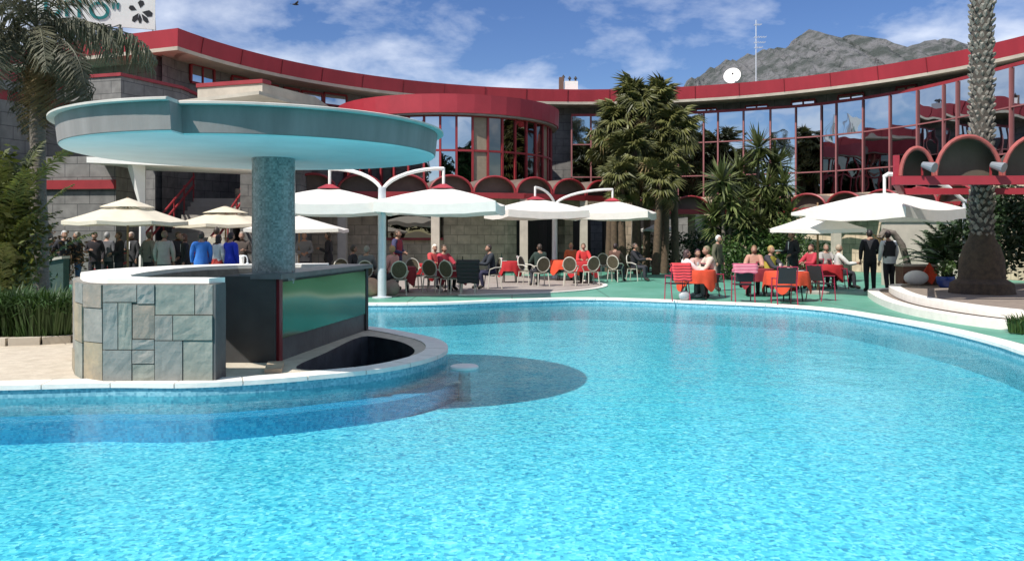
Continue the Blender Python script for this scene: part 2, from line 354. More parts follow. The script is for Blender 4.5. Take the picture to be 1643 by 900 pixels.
ms = t.nodes.new('ShaderNodeMixShader'); t.links.new(fr.outputs[0], ms.inputs[0]); t.links.new(tr.outputs[0], ms.inputs[1]); t.links.new(gl.outputs[0], ms.inputs[2])
ou = t.nodes.new('ShaderNodeOutputMaterial'); t.links.new(ms.outputs[0], ou.inputs[0])
struct(sheet('pool_water', [offset(POOL, .004 * OUT)], WZ, m), 'clear turquoise pool water')
# underwater bar stool post by the peninsula
p = P(741, 640, FZ + .0)
sp_ = thing('pool_stool', 'round white pool stool seat on a post standing in the shaded water', 'stool', (-.64, 10.9, FZ))
MB().lathe([(.10, 0), (.085, .04), (.075, .41)], n=14).build('post', M_wall, sp_, True)
MB().lathe([(.17, .41), (.19, .425), (.19, .455), (.17, .467)], n=20).build('seat', M_white, sp_, True)
# sunken pit beside the bar
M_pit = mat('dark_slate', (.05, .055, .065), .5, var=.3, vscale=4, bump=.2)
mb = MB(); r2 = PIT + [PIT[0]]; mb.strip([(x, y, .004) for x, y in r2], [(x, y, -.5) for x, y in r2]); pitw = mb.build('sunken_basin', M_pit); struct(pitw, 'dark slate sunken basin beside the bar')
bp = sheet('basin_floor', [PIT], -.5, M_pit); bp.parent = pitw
# ------------------------------------------------------------------ pool bar
bar = thing('pool_bar', 'round stone-clad pool bar with white counter and broad blue-grey canopy on a mosaic column', 'bar', (-3.5, 11, 0))
def bpart(mb, name, m, parent=None, smooth=False):
    mb.v = [(v[0] + 3.5, v[1] - 11, v[2]) for v in mb.v]; return mb.build(name, m, parent or bar, smooth)
M_slate = [mat('slate_%s' % k, c, .7, var=.22, vscale=5, bump=.9, bscale=9, col2=c2) for k, c, c2 in (
    ('grey', (.27, .26, .235), (.185, .185, .17)), ('green', (.25, .26, .225), (.165, .185, .165)), ('ochre', (.33, .27, .18), (.20, .185, .145)), ('rust', (.28, .225, .18), (.18, .175, .155)), ('blue', (.235, .24, .225), (.165, .18, .17)))]
M_grout = mat('grout', (.21, .20, .18), .9, var=.2)
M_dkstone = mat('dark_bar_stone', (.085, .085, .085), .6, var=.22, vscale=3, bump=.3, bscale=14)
outer = [(-3.37, 9.15), (-4.6, 9.13), (-4.9, 9.3), (-5.16, 9.62), (-5.45, 10.1), (-5.76, 10.7), (-5.92, 11.5), (-5.86, 12.3), (-5.55, 13.1), (-5.02, 13.75), (-4.3, 14.15), (-3.6, 14.25), (-3.15, 14.2)]
inner = [(-3.37, 9.44), (-4.2, 9.46), (-4.5, 9.66), (-4.66, 9.95), (-4.75, 10.3), (-4.85, 10.8), (-4.92, 11.5), (-4.92, 12.2), (-4.8, 12.8), (-4.5, 13.3), (-4.1, 13.6), (-3.6, 13.72), (-3.15, 13.7)]
n = len(outer)
def band(A, B, z0, z1):
    mb = MB(); vs = [(x, y, z) for z in (z0, z1) for row in (A, B) for x, y in row]; k = len(A); fs = []
    for j in range(k - 1): fs += [(j, j + 1, k + j + 1, k + j), (2 * k + j, 2 * k + j + 1, 3 * k + j + 1, 3 * k + j), (j, j + 1, 2 * k + j + 1, 2 * k + j), (k + j, k + j + 1, 3 * k + j + 1, 3 * k + j)]
    fs += [(0, k, 3 * k, 2 * k), (k - 1, 2 * k - 1, 4 * k - 1, 3 * k - 1)]
    return mb.add(vs, fs)
cw = bpart(band(outer, inner, 0, 1.1), 'counter_wall', M_grout)
# each slab of slate on the outside of the counter
def slab(a, b, z0, z1, k, th=.028):
    a, b = Vector(a), Vector(b); t = (b - a).normalized(); nn = Vector((t.y, -t.x)); g = .005
    mid = Vector((-4.2, 11.5))
    if nn.dot((a + b) / 2 - mid) < 0: nn = -nn
    A = a + t * g; B = b - t * g; th += random.uniform(-.010, .012)
    mb = MB(); N_ = 5; M_ = 5; gridf = []
    for i in range(N_):
        for j in range(M_):
            p = A.lerp(B, i / (N_ - 1)); z = z0 + g + (z1 - z0 - 2 * g) * j / (M_ - 1)
            e = 0 if i in (0, N_ - 1) or j in (0, M_ - 1) else random.uniform(-.006, .009)
            q = p + nn * (th + e); gridf.append((q.x, q.y, z))
    fs = [(i * M_ + j, (i + 1) * M_ + j, (i + 1) * M_ + j + 1, i * M_ + j + 1) for i in range(N_ - 1) for j in range(M_ - 1)]
    o = len(gridf); back = [A, B]
    bk = [((p + nn * .001).x, (p + nn * .001).y, z) for p in back for z in (z0 + g, z1 - g)]
    c = [0, M_ - 1, (N_ - 1) * M_, N_ * M_ - 1]
    fs += [tuple([o, o + 1] + list(range(M_ - 1, -1, -1))), tuple([o + 2, o + 3] + list(range(N_ * M_ - 1, (N_ - 1) * M_ - 1, -1))),
           tuple([o, o + 2] + [i * M_ for i in range(N_ - 1, -1, -1)]), tuple([o + 1, o + 3] + [i * M_ + M_ - 1 for i in range(N_ - 1, -1, -1)])]
    mb.add(gridf + bk, fs); bpart_(mb, M_slate[k], cw)
def bpart_(mb, m, parent):
    mb.v = [(v[0] + 3.5, v[1] - 11, v[2]) for v in mb.v]; mb.build('stone_slab', m, parent)
fx0, fx1 = 165, 345                                  # front face of the end block, slab layout read from the photograph (x, y in px of the face)
def FP(x): return Vector((-4.6, 9.13)).lerp(Vector((-3.37, 9.15)), (x - fx0) / (fx1 - fx0))
def FZ_(y): return 1.1 * (611 - y) / (611 - 452)
lay = [(165, 221, 452, 481, 0), (221, 250, 452, 484, 4), (250, 315, 452, 502, 1), (315, 345, 452, 502, 0), (165, 190, 481, 558, 4), (190, 213, 481, 558, 1), (213, 250, 484, 541, 3), (250, 280, 502, 543, 0), (280, 345, 502, 543, 1),
       (213, 250, 541, 558, 4), (165, 213, 558, 611, 4), (213, 250, 558, 581, 0), (213, 250, 581, 611, 1), (250, 296, 543, 611, 4), (296, 345, 543, 611, 1)]
for x0, x1, y0, y1, k in lay: slab(FP(x0), FP(x1), FZ_(y1), FZ_(y0), k)
kk = 0
for i in range(1, 12):
    a, b = outer[i], outer[i + 1]; zs = [0] + sorted(random.uniform(.25, .9) for _ in range(2)) + [1.1]
    if zs[2] - zs[1] < .2: zs = [0, .38 + .06 * (i % 3), .78 + .05 * (i % 2), 1.1]
    for j in range(3): slab(a, b, zs[j], zs[j + 1], (2, 0, 3, 1, 2, 4)[kk % 6]); kk += 1
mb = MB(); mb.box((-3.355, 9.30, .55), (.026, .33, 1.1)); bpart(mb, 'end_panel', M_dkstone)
bpart(band(offset(outer, -.06), offset(inner, .03), 1.105, 1.165), 'counter_top', mat('white_marble_top', (.82, .79, .74), .6, var=.05, vscale=3))
# inner block, column, receding glazed side
mb = MB(); mb.box((-3.43, 11.1, .56), (.72, 1.2, 1.12)); bpart(mb, 'column_plinth', blocks('dark_stone_tiles', (.10, .10, .10), (.08, .08, .08), (.04, .04, .04), .3, .4, mortar=.006))
uvwall(bar.children[-1])
M_colm = mosaic('column_mosaic', [(.12, .14, .15), (.19, .21, .22), (.25, .27, .28), (.34, .36, .36)], 42)
mb = MB(); mb.lathe([(.285, 1.0), (.285, 2.74)], (-3.25, 11.05, 0), 40); bpart(mb, 'column', M_colm, smooth=True)
S0 = Vector((-3.04, 10.55)); S1 = Vector((-2.52, 14.15)); sd_ = (S1 - S0).normalized(); sn = Vector((sd_.y, -sd_.x))
def wallseg(a, b, z0, z1, th, out=0):
    a, b = Vector(a), Vector(b); mb = MB(); pts = [a + sn * out, b + sn * out, b - sn * (th - out), a - sn * (th - out)]
    return mb.prism([(p.x, p.y) for p in pts], z0, z1)
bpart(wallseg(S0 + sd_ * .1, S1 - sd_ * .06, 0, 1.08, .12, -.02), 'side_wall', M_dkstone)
bpart(wallseg(S0, S0 + sd_ * .10, 0, 1.08, .16, .012), 'red_upright', mat('dark_red_frame', (.16, .012, .018), .4))
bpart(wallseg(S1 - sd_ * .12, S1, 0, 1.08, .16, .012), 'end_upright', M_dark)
m = glass_mat('iridescent_panel', (.13, .19, .115), metal=.9, rough=.10, wav=.03, ws=.7)
bpart(wallseg(S0 + sd_ * .105, S1 - sd_ * .125, .30, 1.04, .02, .004), 'glass_panel', m)
mb = MB(); a, b = S0 - sd_ * .1 + sn * .08, S1 + sd_ * .05 + sn * .08; c, d = S1 + sd_ * .05 - sn * .5, S0 - sd_ * .1 - sn * .5
mb.prism([(q.x, q.y) for q in (a, b, c, d)], 1.085, 1.15); bpart(mb, 'side_counter_top', mat('shaded_marble_top', (.12, .12, .125), .35, var=.2))  # dark tone is the canopy's shade put into the colour of this top
mb = MB(); mb.bar((-3.0, 10.3, .03), (-2.86, 9.7, .03), .2, .05); bpart(mb, 'floor_plank', mat('pale_plank', (.5, .38, .26), .7, var=.2))
# tap and soap bottle on the counter
tp = thing('bar_tap', 'chrome swan-neck tap on the bar counter beside the column', 'tap', (PX(397, 13.6), 13.6, 1.165))
MB().tube([(0, 0, 0), (0, 0, .10), (-.02, 0, .14), (-.07, 0, .15), (-.10, 0, .11)], .012, 8).build('spout', M_pole, tp, True)
MB().lathe([(.03, 0), (.03, .015), (.015, .03)], n=10).build('base', M_pole, tp, True)
bt = thing('paper_cup', 'tall white paper cup standing on the bar counter beside the column', 'cup', (PX(388, 13.75), 13.75, 1.165))
MB().lathe([(.035, 0), (.04, .13), (.043, .135)], n=14).build('cup_body', M_white, bt, True); MB().lathe([(.044, .135), (.042, .15), (.03, .155)], n=14).build('lid', M_white, bt, True)
# canopy: a slowly winding disc with an overhanging lip and an undercut rim
CC = Vector((-3.31, 10.72)); NA = 120
step = R(-3)                                          # direction of the step, measured from the side facing the camera, + to the right
def can_r(k): return 2.62 - .26 * min(1, k / NA * 4.6)
def can_pt(k, d, z):
    a = step - 2 * math.pi * k / NA; r = can_r(k) + d; return (CC.x + r * math.sin(a), CC.y - r * math.cos(a), z)
def can_row(d, z): return [can_pt(k, d, z) for k in range(NA + 1)]
def loft(rows, cap=True):
    mb = MB(); k = len(rows[0]); vs = [p for r in rows for p in r]; fs = []
    for i in range(len(rows) - 1):
        for j in range(k): fs.append((i * k + j, i * k + (j + 1) % k, (i + 1) * k + (j + 1) % k, (i + 1) * k + j))
    fs += [tuple(range(k))[::-1], tuple((len(rows) - 1) * k + j for j in range(k))]; return mb.add(vs, fs)
M_rim = mat('blue_grey_render', (.225, .205, .20), .75, var=.16, vscale=1.2, stretch=(3, 3, .4), bump=.15, bscale=20)
M_lip = mat('pale_lip', (.50, .47, .43), .7, var=.12, vscale=4)
can = bpart(loft([can_row(-.075, 2.72), can_row(-.045, 3.0)]), 'canopy', M_rim, smooth=True)
lp = loft([can_row(-.05, 3.004), can_row(.035, 3.008), can_row(.035, 3.03), can_row(.0, 3.042)]); lp.v = [(v[0] + 3.5, v[1] - 11, v[2]) for v in lp.v]; lp.build('canopy_lip', M_lip, can, True)
sf = loft([can_row(-.10, 2.698), can_row(-.085, 2.716)]); sf.v = [(v[0] + 3.5, v[1] - 11, v[2]) for v in sf.v]; sf.build('canopy_soffit', mat('pale_blue_soffit', (.60, .655, .66), .7, var=.10, vscale=.9), can)
# ------------------------------------------------------------------ hotel: concave arc of two glazed storeys under a red roof edge
C0 = Vector((4.0, 27.2))
def arc(r, ph): return (C0.x + r * math.sin(ph), C0.y + r * math.cos(ph))
def arcs(r, a0, a1, n=48): return [arc(r, R(a0 + (a1 - a0) * i / n)) for i in range(n + 1)]
hotel = thing('hotel_building', 'curved grey stone hotel with crimson roof edge and mirrored window walls behind the pool', 'building', (4, 44, 0))
def hpart(mb, name, m, parent=None, smooth=False, uv=None):
    mb.v = [(v[0] - 4, v[1] - 44, v[2]) for v in mb.v]; o = mb.build(name, m, parent or hotel, smooth)
    if uv: uvwall(o)
    return o
def ringwall(A, z0, z1, name, m, parent=None, th=.3, inward=True):   # wall following a polyline, with running-length uv
    mb = MB(); off = []
    for i in range(len(A)):
        a = Vector(A[max(i - 1, 0)]); b = Vector(A[min(i + 1, len(A) - 1)]); t = (b - a).normalized(); off.append((A[i][0] - t.y * th, A[i][1] + t.x * th))
    b_ = band(A, off, z0, z1); lens = [0]
    for i in range(len(A) - 1): lens.append(lens[-1] + (Vector(A[i + 1]) - Vector(A[i])).length)
    b_.v = [(v[0] - 4, v[1] - 44, v[2]) for v in b_.v]; o = b_.build(name, m, parent or hotel)
    uv = o.data.uv_layers.new(name='uv'); k = len(A)
    for p in o.data.polygons:
        for li in p.loop_indices:
            vi = o.data.loops[li].vertex_index; uv.data[li].uv = (lens[vi % k], o.data.vertices[vi].co.z)
    return o
ZR = 9.7; A0, A1 = -75.9, 100
roofA = arcs(17.5, A0, A1, 70); corner = roofA[0]; leftend = (-24.5, 36.0)
run = [leftend] + roofA                              # roof edge: end face, then the arc
def inset(A, d):
    out = []
    for i in range(len(A)):
        if i == 0: t = (Vector(A[1]) - Vector(A[0])).normalized()
        elif i == len(A) - 1: t = (Vector(A[-1]) - Vector(A[-2])).normalized()
        else:
            t1 = (Vector(A[i]) - Vector(A[i - 1])).normalized(); t2 = (Vector(A[i + 1]) - Vector(A[i])).normalized()
            n1_ = Vector((-t1.y, t1.x)); n2_ = Vector((-t2.y, t2.x)); nn = (n1_ + n2_).normalized(); nn = nn / max(.35, nn.dot(n1_)); out.append((A[i][0] + nn.x * d, A[i][1] + nn.y * d)); continue
        out.append((A[i][0] - t.y * d, A[i][1] + t.x * d))
    return out
# red fascia in folded sheet panels, undercut a little; grey soffit edge below
fas = MB(); top = inset(run, 0); bot = inset(run, .14); topi = inset(run, .5)
fas.strip([(x, y, ZR) for x, y in topi], [(x, y, ZR) for x, y in top]); fas.strip([(x, y, ZR) for x, y in top], [(x, y, ZR - .66) for x, y in bot])
hpart(fas, 'roof_fascia', M_red)
M_seam = mat('dark_red_seam', (.17, .014, .022), .5)
for k in range(3, len(run), 3):                      # standing seams of the sheet-metal roof edge
    a, b = Vector(top[k]), Vector(bot[k]); t = (Vector(run[min(k + 1, len(run) - 1)]) - Vector(run[k - 1])).normalized(); nn = Vector((t.y, -t.x)) * .012
    mb = MB(); mb.bar((a.x + nn.x, a.y + nn.y, ZR - .01), (b.x + nn.x, b.y + nn.y, ZR - .65), .03, .03); hpart(mb, 'fascia_seam', M_seam)
sof = MB(); b2 = inset(run, .16); b3 = inset(run, .24)
sof.strip([(x, y, ZR - .66) for x, y in bot], [(x, y, ZR - .80) for x, y in b2]); wl = inset(run, 1.75); sof.strip([(x, y, ZR - .80) for x, y in b2], [(x, y, ZR - .74) for x, y in wl])
hpart(sof, 'roof_soffit', M_concl)
rf = MB(); back = [(p[0] + (p[0] - C0.x) * .75, p[1] + (p[1] - C0.y) * .75) for p in topi]; rf.strip([(x, y, ZR - .02) for x, y in topi], [(x, y, ZR - .02) for x, y in back]); hpart(rf, 'roof', M_conc)
wr = inset(run, 1.7)
ringwall(wr, 0, ZR - .76, 'upper_wall', M_gran, th=.3)
# --- mirrored curtain wall of the right-hand wing
GY = [(905, 45.6), (1000, 45.6), (1100, 44.9), (1200, 43.6), (1300, 42.2), (1385, 40.0), (1473, 37.4), (1536, 35.2), (1600, 33.0), (1643, 31.6), (1725, 29.4), (1800, 27.6)]
def gY(px):
    for (a, b), (c, d) in zip(GY, GY[1:]):
        if a <= px <= c: return b + (d - b) * (px - a) / (c - a)
    return GY[-1][1]
def wallY(px):
    k = (px - CX) / F; a = 1 + k * k; b = -2 * (k * C0.x + C0.y); c = C0.x ** 2 + C0.y ** 2 - 19.2 ** 2
    return (-b + math.sqrt(b * b - 4 * a * c)) / (2 * a)
def gP(px): Y = min(gY(px), wallY(px) - .4); return Vector((PX(px, Y), Y))
mul = [917, 948, 967, 1008, 1047, 1088, 1129, 1152, 1193, 1236, 1277, 1318, 1342, 1385, 1428, 1472, 1514, 1536, 1580, 1622, 1668, 1716, 1765]
lev = [3.88, 4.93, 6.76, 8.40]
gp = [gP(x) for x in mul]; gin = [wallY(x) for x in mul]
curt = ringwall([tuple(q) for q in gp], 3.62, 3.78, 'curtain_wall', M_redd, th=.16); ringwall([tuple(q) for q in gp], 8.35, 8.49, 'curtain_wall_head', M_redd, th=.16)
back = [Vector((PX(x, Y), Y)) for x, Y in zip(mul, gin)]
cap = MB(); cap.strip([(p.x, p.y, 8.50) for p in gp], [(p.x, p.y, 8.50) for p in back]); cap.strip([(p.x, p.y, 3.60) for p in gp], [(p.x, p.y, 3.60) for p in back]); hpart(cap, 'window_wall_cap', M_conc)
M_mul = mat('pale_red_mullion', (.27, .10, .10), .5, var=.1, vscale=1)
for i, p in enumerate(gp):
    mb = MB(); t = (gp[min(i + 1, len(gp) - 1)] - gp[max(i - 1, 0)]); a = math.atan2(t.y, t.x)
    mb.box((p.x, p.y, 6.06), (.075, .13, 4.56), a); hpart(mb, 'mullion', M_mul, curt)
for i in range(len(gp) - 1):
    a, b = gp[i], gp[i + 1]; t = (b - a).normalized(); nn = Vector((-t.y, t.x)) * .02
    for j, z in enumerate(lev):
        if 0 < j < 3:
            mb = MB(); q0, q1 = a + t * .058, b - t * .058; mb.bar((q0.x, q0.y, z), (q1.x, q1.y, z), .10, .06); hpart(mb, 'transom', M_mul, curt)
        if j < 3:
            z0 = z + (.045 if j else -.09); z1 = lev[j + 1] - (.045 if j < 2 else .055); tw = random.uniform(-.012, .012); tz = random.uniform(-.008, .008)
            q0, q1 = a + t * .06 + nn, b - t * .06 + nn; k = Vector((-t.y, t.x))
            c4 = [(q0 + k * (-tw), z0), (q1 + k * tw, z0), (q1 + k * (tw + tz), z1), (q0 + k * (-tw + tz), z1)]
            mb = MB(); mb.add([(q.x, q.y, z) for q, z in c4] + [(q.x + k.x * .02, q.y + k.y * .02, z) for q, z in c4], [(0, 1, 2, 3), (7, 6, 5, 4), (0, 4, 5, 1), (1, 5, 6, 2), (2, 6, 7, 3), (3, 7, 4, 0)])
            hpart(mb, 'pane', M_glass, curt)
# small clerestory windows in the wall above
def arcwin(px0, px1, y0, y1, r=19.14, dark=False, split=1):
    def hit(px):
        k = (px - CX) / F; a = 1 + k * k; b = -2 * (k * C0.x + C0.y); c = C0.x ** 2 + C0.y ** 2 - r * r; Y = (-b + math.sqrt(b * b - 4 * a * c)) / (2 * a); return Vector((PX(px, Y), Y))
    a, b = hit(px0), hit(px1); zt = PZ(y0, (a.y + b.y) / 2); zb = PZ(y1, (a.y + b.y) / 2)
    fr_ = MB(); w_ = .09
    fr_.bar((a.x, a.y, zt), (b.x, b.y, zt), .14, w_); fr_.bar((a.x, a.y, zb), (b.x, b.y, zb), .14, w_)
    t = (b - a).normalized()
    for q in (a, b): fr_.box((q.x, q.y, (zt + zb) / 2), (w_, .13, zt - zb - w_ * 1.02), math.atan2(t.y, t.x))
    f = hpart(fr_, 'window', M_redd)
    for s in range(split):
        p0 = a.lerp(b, s / split) + t * .05; p1 = a.lerp(b, (s + 1) / split) - t * .05
        mb = MB(); mb.bar((p0.x, p0.y, (zt + zb) / 2), (p1.x, p1.y, (zt + zb) / 2), .03, zt - zb - .1); hpart(mb, 'pane', M_glass, f)
        if s:
            mb = MB(); q = a.lerp(b, s / split); mb.box((q.x, q.y, (zt + zb) / 2), (.07, .10, zt - zb - .1), math.atan2(t.y, t.x)); hpart(mb, 'window_bar', M_redd, f)
for a, b, y0, y1 in ((1117, 1150, 175, 181), (1196, 1232, 170, 177), (1270, 1308, 162, 170), (1345, 1386, 152, 160), (1438, 1470, 139, 147)): arcwin(a, b, y0, y1, split=2)
arcwin(306, 343, 107, 136, split=2)
for a, b, y0, y1 in ((372, 398, 125, 137), (420, 446, 137, 154), (455, 480, 143, 160), (484, 517, 149, 168), (520, 556, 152, 170)): arcwin(a, b, y0, y1, split=1)
# --- red-capped drum in the middle
DC = Vector((-3.2, 41.3)); DR = 5.6
def dr(r, deg): return (DC.x + r * math.sin(R(deg)), DC.y - r * math.cos(R(deg)))   # 0 = towards the pool, + to the right
fac = list(range(-96, 104, 8))
drum = MB(); drum.strip([(*dr(DR - .6, a), 7.9) for a in fac], [(*dr(DR, a), 7.9) for a in fac]); drum.strip([(*dr(DR, a), 7.9) for a in fac], [(*dr(DR - .04, a), 7.08) for a in fac])
drum.strip([(*dr(DR - .04, a), 7.08) for a in fac], [(*dr(DR - .9, a), 7.08) for a in fac]); hpart(drum, 'drum_fascia', mat('bright_red_sheet', (.34, .028, .042), .5, var=.14, vscale=.6))
dt = MB(); dt.prism([dr(DR - .1, a) for a in range(0, 360, 10)], 7.0, 7.86); hpart(dt, 'drum_roof', M_conc)
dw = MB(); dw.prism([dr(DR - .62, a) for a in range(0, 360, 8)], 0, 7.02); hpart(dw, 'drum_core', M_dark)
dm = MB()
for a0, a1 in zip(fac, fac[1:]):
    for z in (3.95, 5.45, 7.0):
        p0, p1 = dr(DR - .42, a0), dr(DR - .42, a1); dm.bar((*p0, z), (*p1, z), .12, .09)
dm = hpart(dm, 'drum_window_wall', M_redd)
M_beigep = mat('beige_panel', (.27, .225, .16), .6, var=.12)
for i, a in enumerate(fac):
    mb = MB(); mb.box((*dr(DR - .42, a), 5.48), (.09, .14, 3.1), R(a)); hpart(mb, 'mullion', M_redd, dm)
    if i < len(fac) - 1:
        for z0, z1 in ((4.0, 5.4), (5.5, 6.95)):
            p0, p1 = dr(DR - .44, a + .6), dr(DR - .44, fac[i + 1] - .6)
            kind = M_beigep if a in (16, 64) else (M_glassd if a > 20 else M_glass)
            mb = MB(); mb.bar((*p0, (z0 + z1) / 2), (*p1, (z0 + z1) / 2), .03, z1 - z0); hpart(mb, 'pane', kind, dm)
# red terrace parapet left of the drum
ringwall([(-10.6, 35.0), (-9.2, 36.2), (-8.0, 37.6)], 6.6, 7.45, 'terrace_parapet', M_red, th=.2)
ringwall([(-10.5, 35.2), (-9.1, 36.4), (-7.9, 37.8)], 0, 6.6, 'terrace_wall', M_gran, th=.6)
# --- ground floor: stone wall with openings behind the awnings
gw = [(-11.5, 33.8), (-9, 35.0), (-5.5, 35.4), (-3.0, 35.5), (-.2, 36.4), (2.5, 38.4), (5.5, 40.5), (9, 41.5), (12.5, 40.5), (15, 38), (17.2, 34.5), (18.5, 30), (19.5, 25)]
segs = [(0, 1), (1, 2), (2, 3), (3, 4), (4, 5), (5, 6), (6, 7), (7, 8), (8, 9), (9, 10), (10, 11), (11, 12)]
for i, j in segs:
    a, b = Vector(gw[i]), Vector(gw[j])
    if i in (4, 5, 6):                                # open loggia: slim piers and lintel, dark room behind
        t = (b - a).normalized(); ringwall([tuple(a), tuple(a + t * .5)], 0, 2.6, 'pier', M_stone, th=.5); ringwall([tuple(a), tuple(b)], 2.6, 3.6, 'lintel', M_stone, th=.5)
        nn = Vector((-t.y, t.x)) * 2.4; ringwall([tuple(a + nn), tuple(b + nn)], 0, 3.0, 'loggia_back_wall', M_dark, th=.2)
    elif i == 2:                                      # wide hatch with red sill
        t = (b - a).normalized(); l_ = (b - a).length
        ringwall([tuple(a), tuple(b)], 0, 1.45, 'hatch_wall', M_stone, th=.4); ringwall([tuple(a), tuple(b)], 2.55, 3.6, 'lintel', M_stone, th=.4)
        nn = Vector((-t.y, t.x)); ringwall([tuple(a + nn * .35), tuple(b + nn * .35)], 1.45, 2.55, 'hatch_glass', M_glassd, th=.05)
        mb = MB(); mb.bar((a.x - nn.x * .06, a.y - nn.y * .06, 1.5), (b.x - nn.x * .06, b.y - nn.y * .06, 1.5), .3, .1); hpart(mb, 'hatch_sill', M_redd)
    else: ringwall([tuple(a), tuple(b)], 0, 3.6, 'ground_floor_wall', M_stone, th=.5)
# --- barrel awnings: a red arched rim, a brown shell, red gutter beam below
M_shell = mat('brown_awning_shell', (.13, .095, .075), .7, var=.25, vscale=1.5)
def vault_row(line, z0, width, hgt, depth, parent, part=hpart, nmax=99, beam=True):
    ln = [0]
    for i in range(len(line) - 1): ln.append(ln[-1] + (Vector(line[i + 1]) - Vector(line[i])).length)
    def pos(s):
        for i in range(len(line) - 1):
            if s <= ln[i + 1] or i == len(line) - 2: return Vector(line[i]).lerp(Vector(line[i + 1]), (s - ln[i]) / (ln[i + 1] - ln[i]))
    cnt = min(nmax, int(ln[-1] / width))
    for k in range(cnt):
        a, b = pos(k * width + .03), pos((k + 1) * width - .03); t = (b - a).normalized(); nn = Vector((-t.y, t.x)); w2 = (b - a).length / 2; c = (a + b) / 2
        pr = [(math.cos(math.pi * j / 12), math.sin(math.pi * j / 12)) for j in range(13)]
        fr_ = [Vector((c.x + t.x * w2 * x, c.y + t.y * w2 * x, z0 + hgt * y)) for x, y in pr]; bk = [Vector((p.x + nn.x * depth, p.y + nn.y * depth, p.z)) for p in fr_]
        mb = MB(); mb.strip(fr_, bk); fi = [Vector((c.x + t.x * (w2 - .03) * x, c.y + t.y * (w2 - .03) * x, z0 + (hgt - .03) * y)) for x, y in pr]; bi = [Vector((p.x + nn.x * depth, p.y + nn.y * depth, p.z)) for p in fi]
        mb.strip(fi, bi); mb.add([fi[j].lerp(bi[j], .14) for j in range(13)], [tuple(range(13))])
        sh = part(mb, 'awning_shell', M_shell, parent, True)
        mb = MB(); mb.tube([p - Vector((nn.x, nn.y, 0)) * .02 for p in fr_], .055, 6); part(mb, 'awning_rim', M_redd, parent, True)
    if beam:
        mb = MB()
        for i in range(len(line) - 1):
            a, b = line[i], line[i + 1]; mb.bar((a[0], a[1], z0 - .13), (b[0], b[1], z0 - .13), .22, .24)
        part(mb, 'awning_beam', M_redd, parent)
vault_row([(-10.6, 31.6), (-7, 32.9), (-3.2, 33.3), (.5, 34.4), (3.2, 36.2), (5.8, 38.3)], 3.45, 1.86, .68, 2.4, None)
vault_row([(6.0, 39.3), (9.2, 40.0), (12.4, 38.9), (14.6, 36.4), (16.2, 33.2), (17.2, 29.5)], 2.95, 1.9, .62, 2.0, None)
# columns carrying the awning beam
for x, y, h in ((-10.4, 31.75, 3.2), (-6.9, 33.0, 3.2), (-3.15, 33.4, 3.2), (.5, 34.5, 3.2), (3.2, 36.3, 3.2), (6.0, 39.4, 2.7), (9.2, 40.05, 2.7), (12.4, 39, 2.7), (14.6, 36.5, 2.7), (16.2, 33.3, 2.7)):
    mb = MB(); mb.box((x, y, h / 2), (.34, .34, h)); hpart(mb, 'pillar', M_concl)
# --- terraces and stair on the shaded left wing
def solid(pts, z0, z1, name, m): mb = MB(); mb.prism(pts, z0, z1); return hpart(mb, name, m, None, False, True)
cp = [(-16.4, 29.7), (-14.0, 29.0), (-12.9, 31.6), (-12.9, 34), (-16.4, 34)]
solid(cp, 6.55, 7.35, 'balcony_wall', M_gran); solid([(-16.45, 29.66), (-13.98, 28.94), (-12.84, 31.55), (-12.84, 34), (-16.45, 34)], 7.353, 7.47, 'balcony_cap', M_redd)
tb = [(-11.1, 28.6), (-8.55, 27.75), (-7.4, 30.4), (-7.4, 36), (-11.1, 36)]
solid(tb, 6.15, 6.86, 'projecting_terrace', M_concl); solid([(-11.14, 28.56), (-8.53, 27.69), (-8.35, 28.1), (-11.14, 29.0)], 6.863, 7.0, 'terrace_cap', M_redd)
mb = MB(); mb.add([(-11.9, 27.2, 6.1), (-8.4, 26.9, 6.45), (-7.0, 29.5, 6.3), (-10.4, 30.2, 5.95), (-11.9, 27.2, 5.98), (-8.4, 26.9, 6.33), (-7.0, 29.5, 6.18), (-10.4, 30.2, 5.83)], [(0, 1, 2, 3), (7, 6, 5, 4), (0, 4, 5, 1), (1, 5, 6, 2), (2, 6, 7, 3), (3, 7, 4, 0)])
hpart(mb, 'sloping_slab', M_concl); solid([(-10.3, 28.9), (-7.6, 28.4), (-6.8, 31.5), (-9.4, 33)], 4.9, 6.1, 'slab_support_wall', M_gran)
bl = [(-20.5, 20.5), (-17.6, 27.7), (-15.8, 32.6)]
for z in (7.3, 6.62): ringwall(bl, z - .36, z, 'terrace_band', M_redd, th=-.25)
ringwall([(x - .05, y) for x, y in bl], 6.62, 6.94, 'terrace_front', M_gran, th=-.4); ringwall([(x - .05, y) for x, y in bl], 0, 6.26, 'terrace_side_wall', M_gran, th=-.4)
ringwall([(-25, 32.5), (-19.5, 31.0), (-14.4, 29.5)], 0, 4.0, 'lower_wing_wall', M_gran, th=.5)
solid([(-16.2, 27.4), (-13.2, 27.0), (-13.2, 29.2), (-16.2, 29.6)], 0, 4.3, 'stair_side_wall', M_gran)
mb = MB(); mb.box((-14.7, 27.12, 3.35), (3.05, .12, .3), R(-7.6)); hpart(mb, 'red_band', M_redd)
for k in range(18):
    mb = MB(); mb.box((-11.75, 27.6 + k * .3 + .15, .09 + .175 * k), (2.2, .32, .17)); hpart(mb, 'stair_tread', M_conc)
mb = MB(); mb.add([(-12.8, 27.6, 0), (-10.7, 27.6, 0), (-10.7, 33, 0), (-12.8, 33, 0), (-12.8, 33, 3.05), (-10.7, 33, 3.05)], [(0, 1, 5, 4), (0, 4, 3), (1, 2, 5), (3, 4, 5, 2), (0, 3, 2, 1)]); hpart(mb, 'stair_body', M_gran)
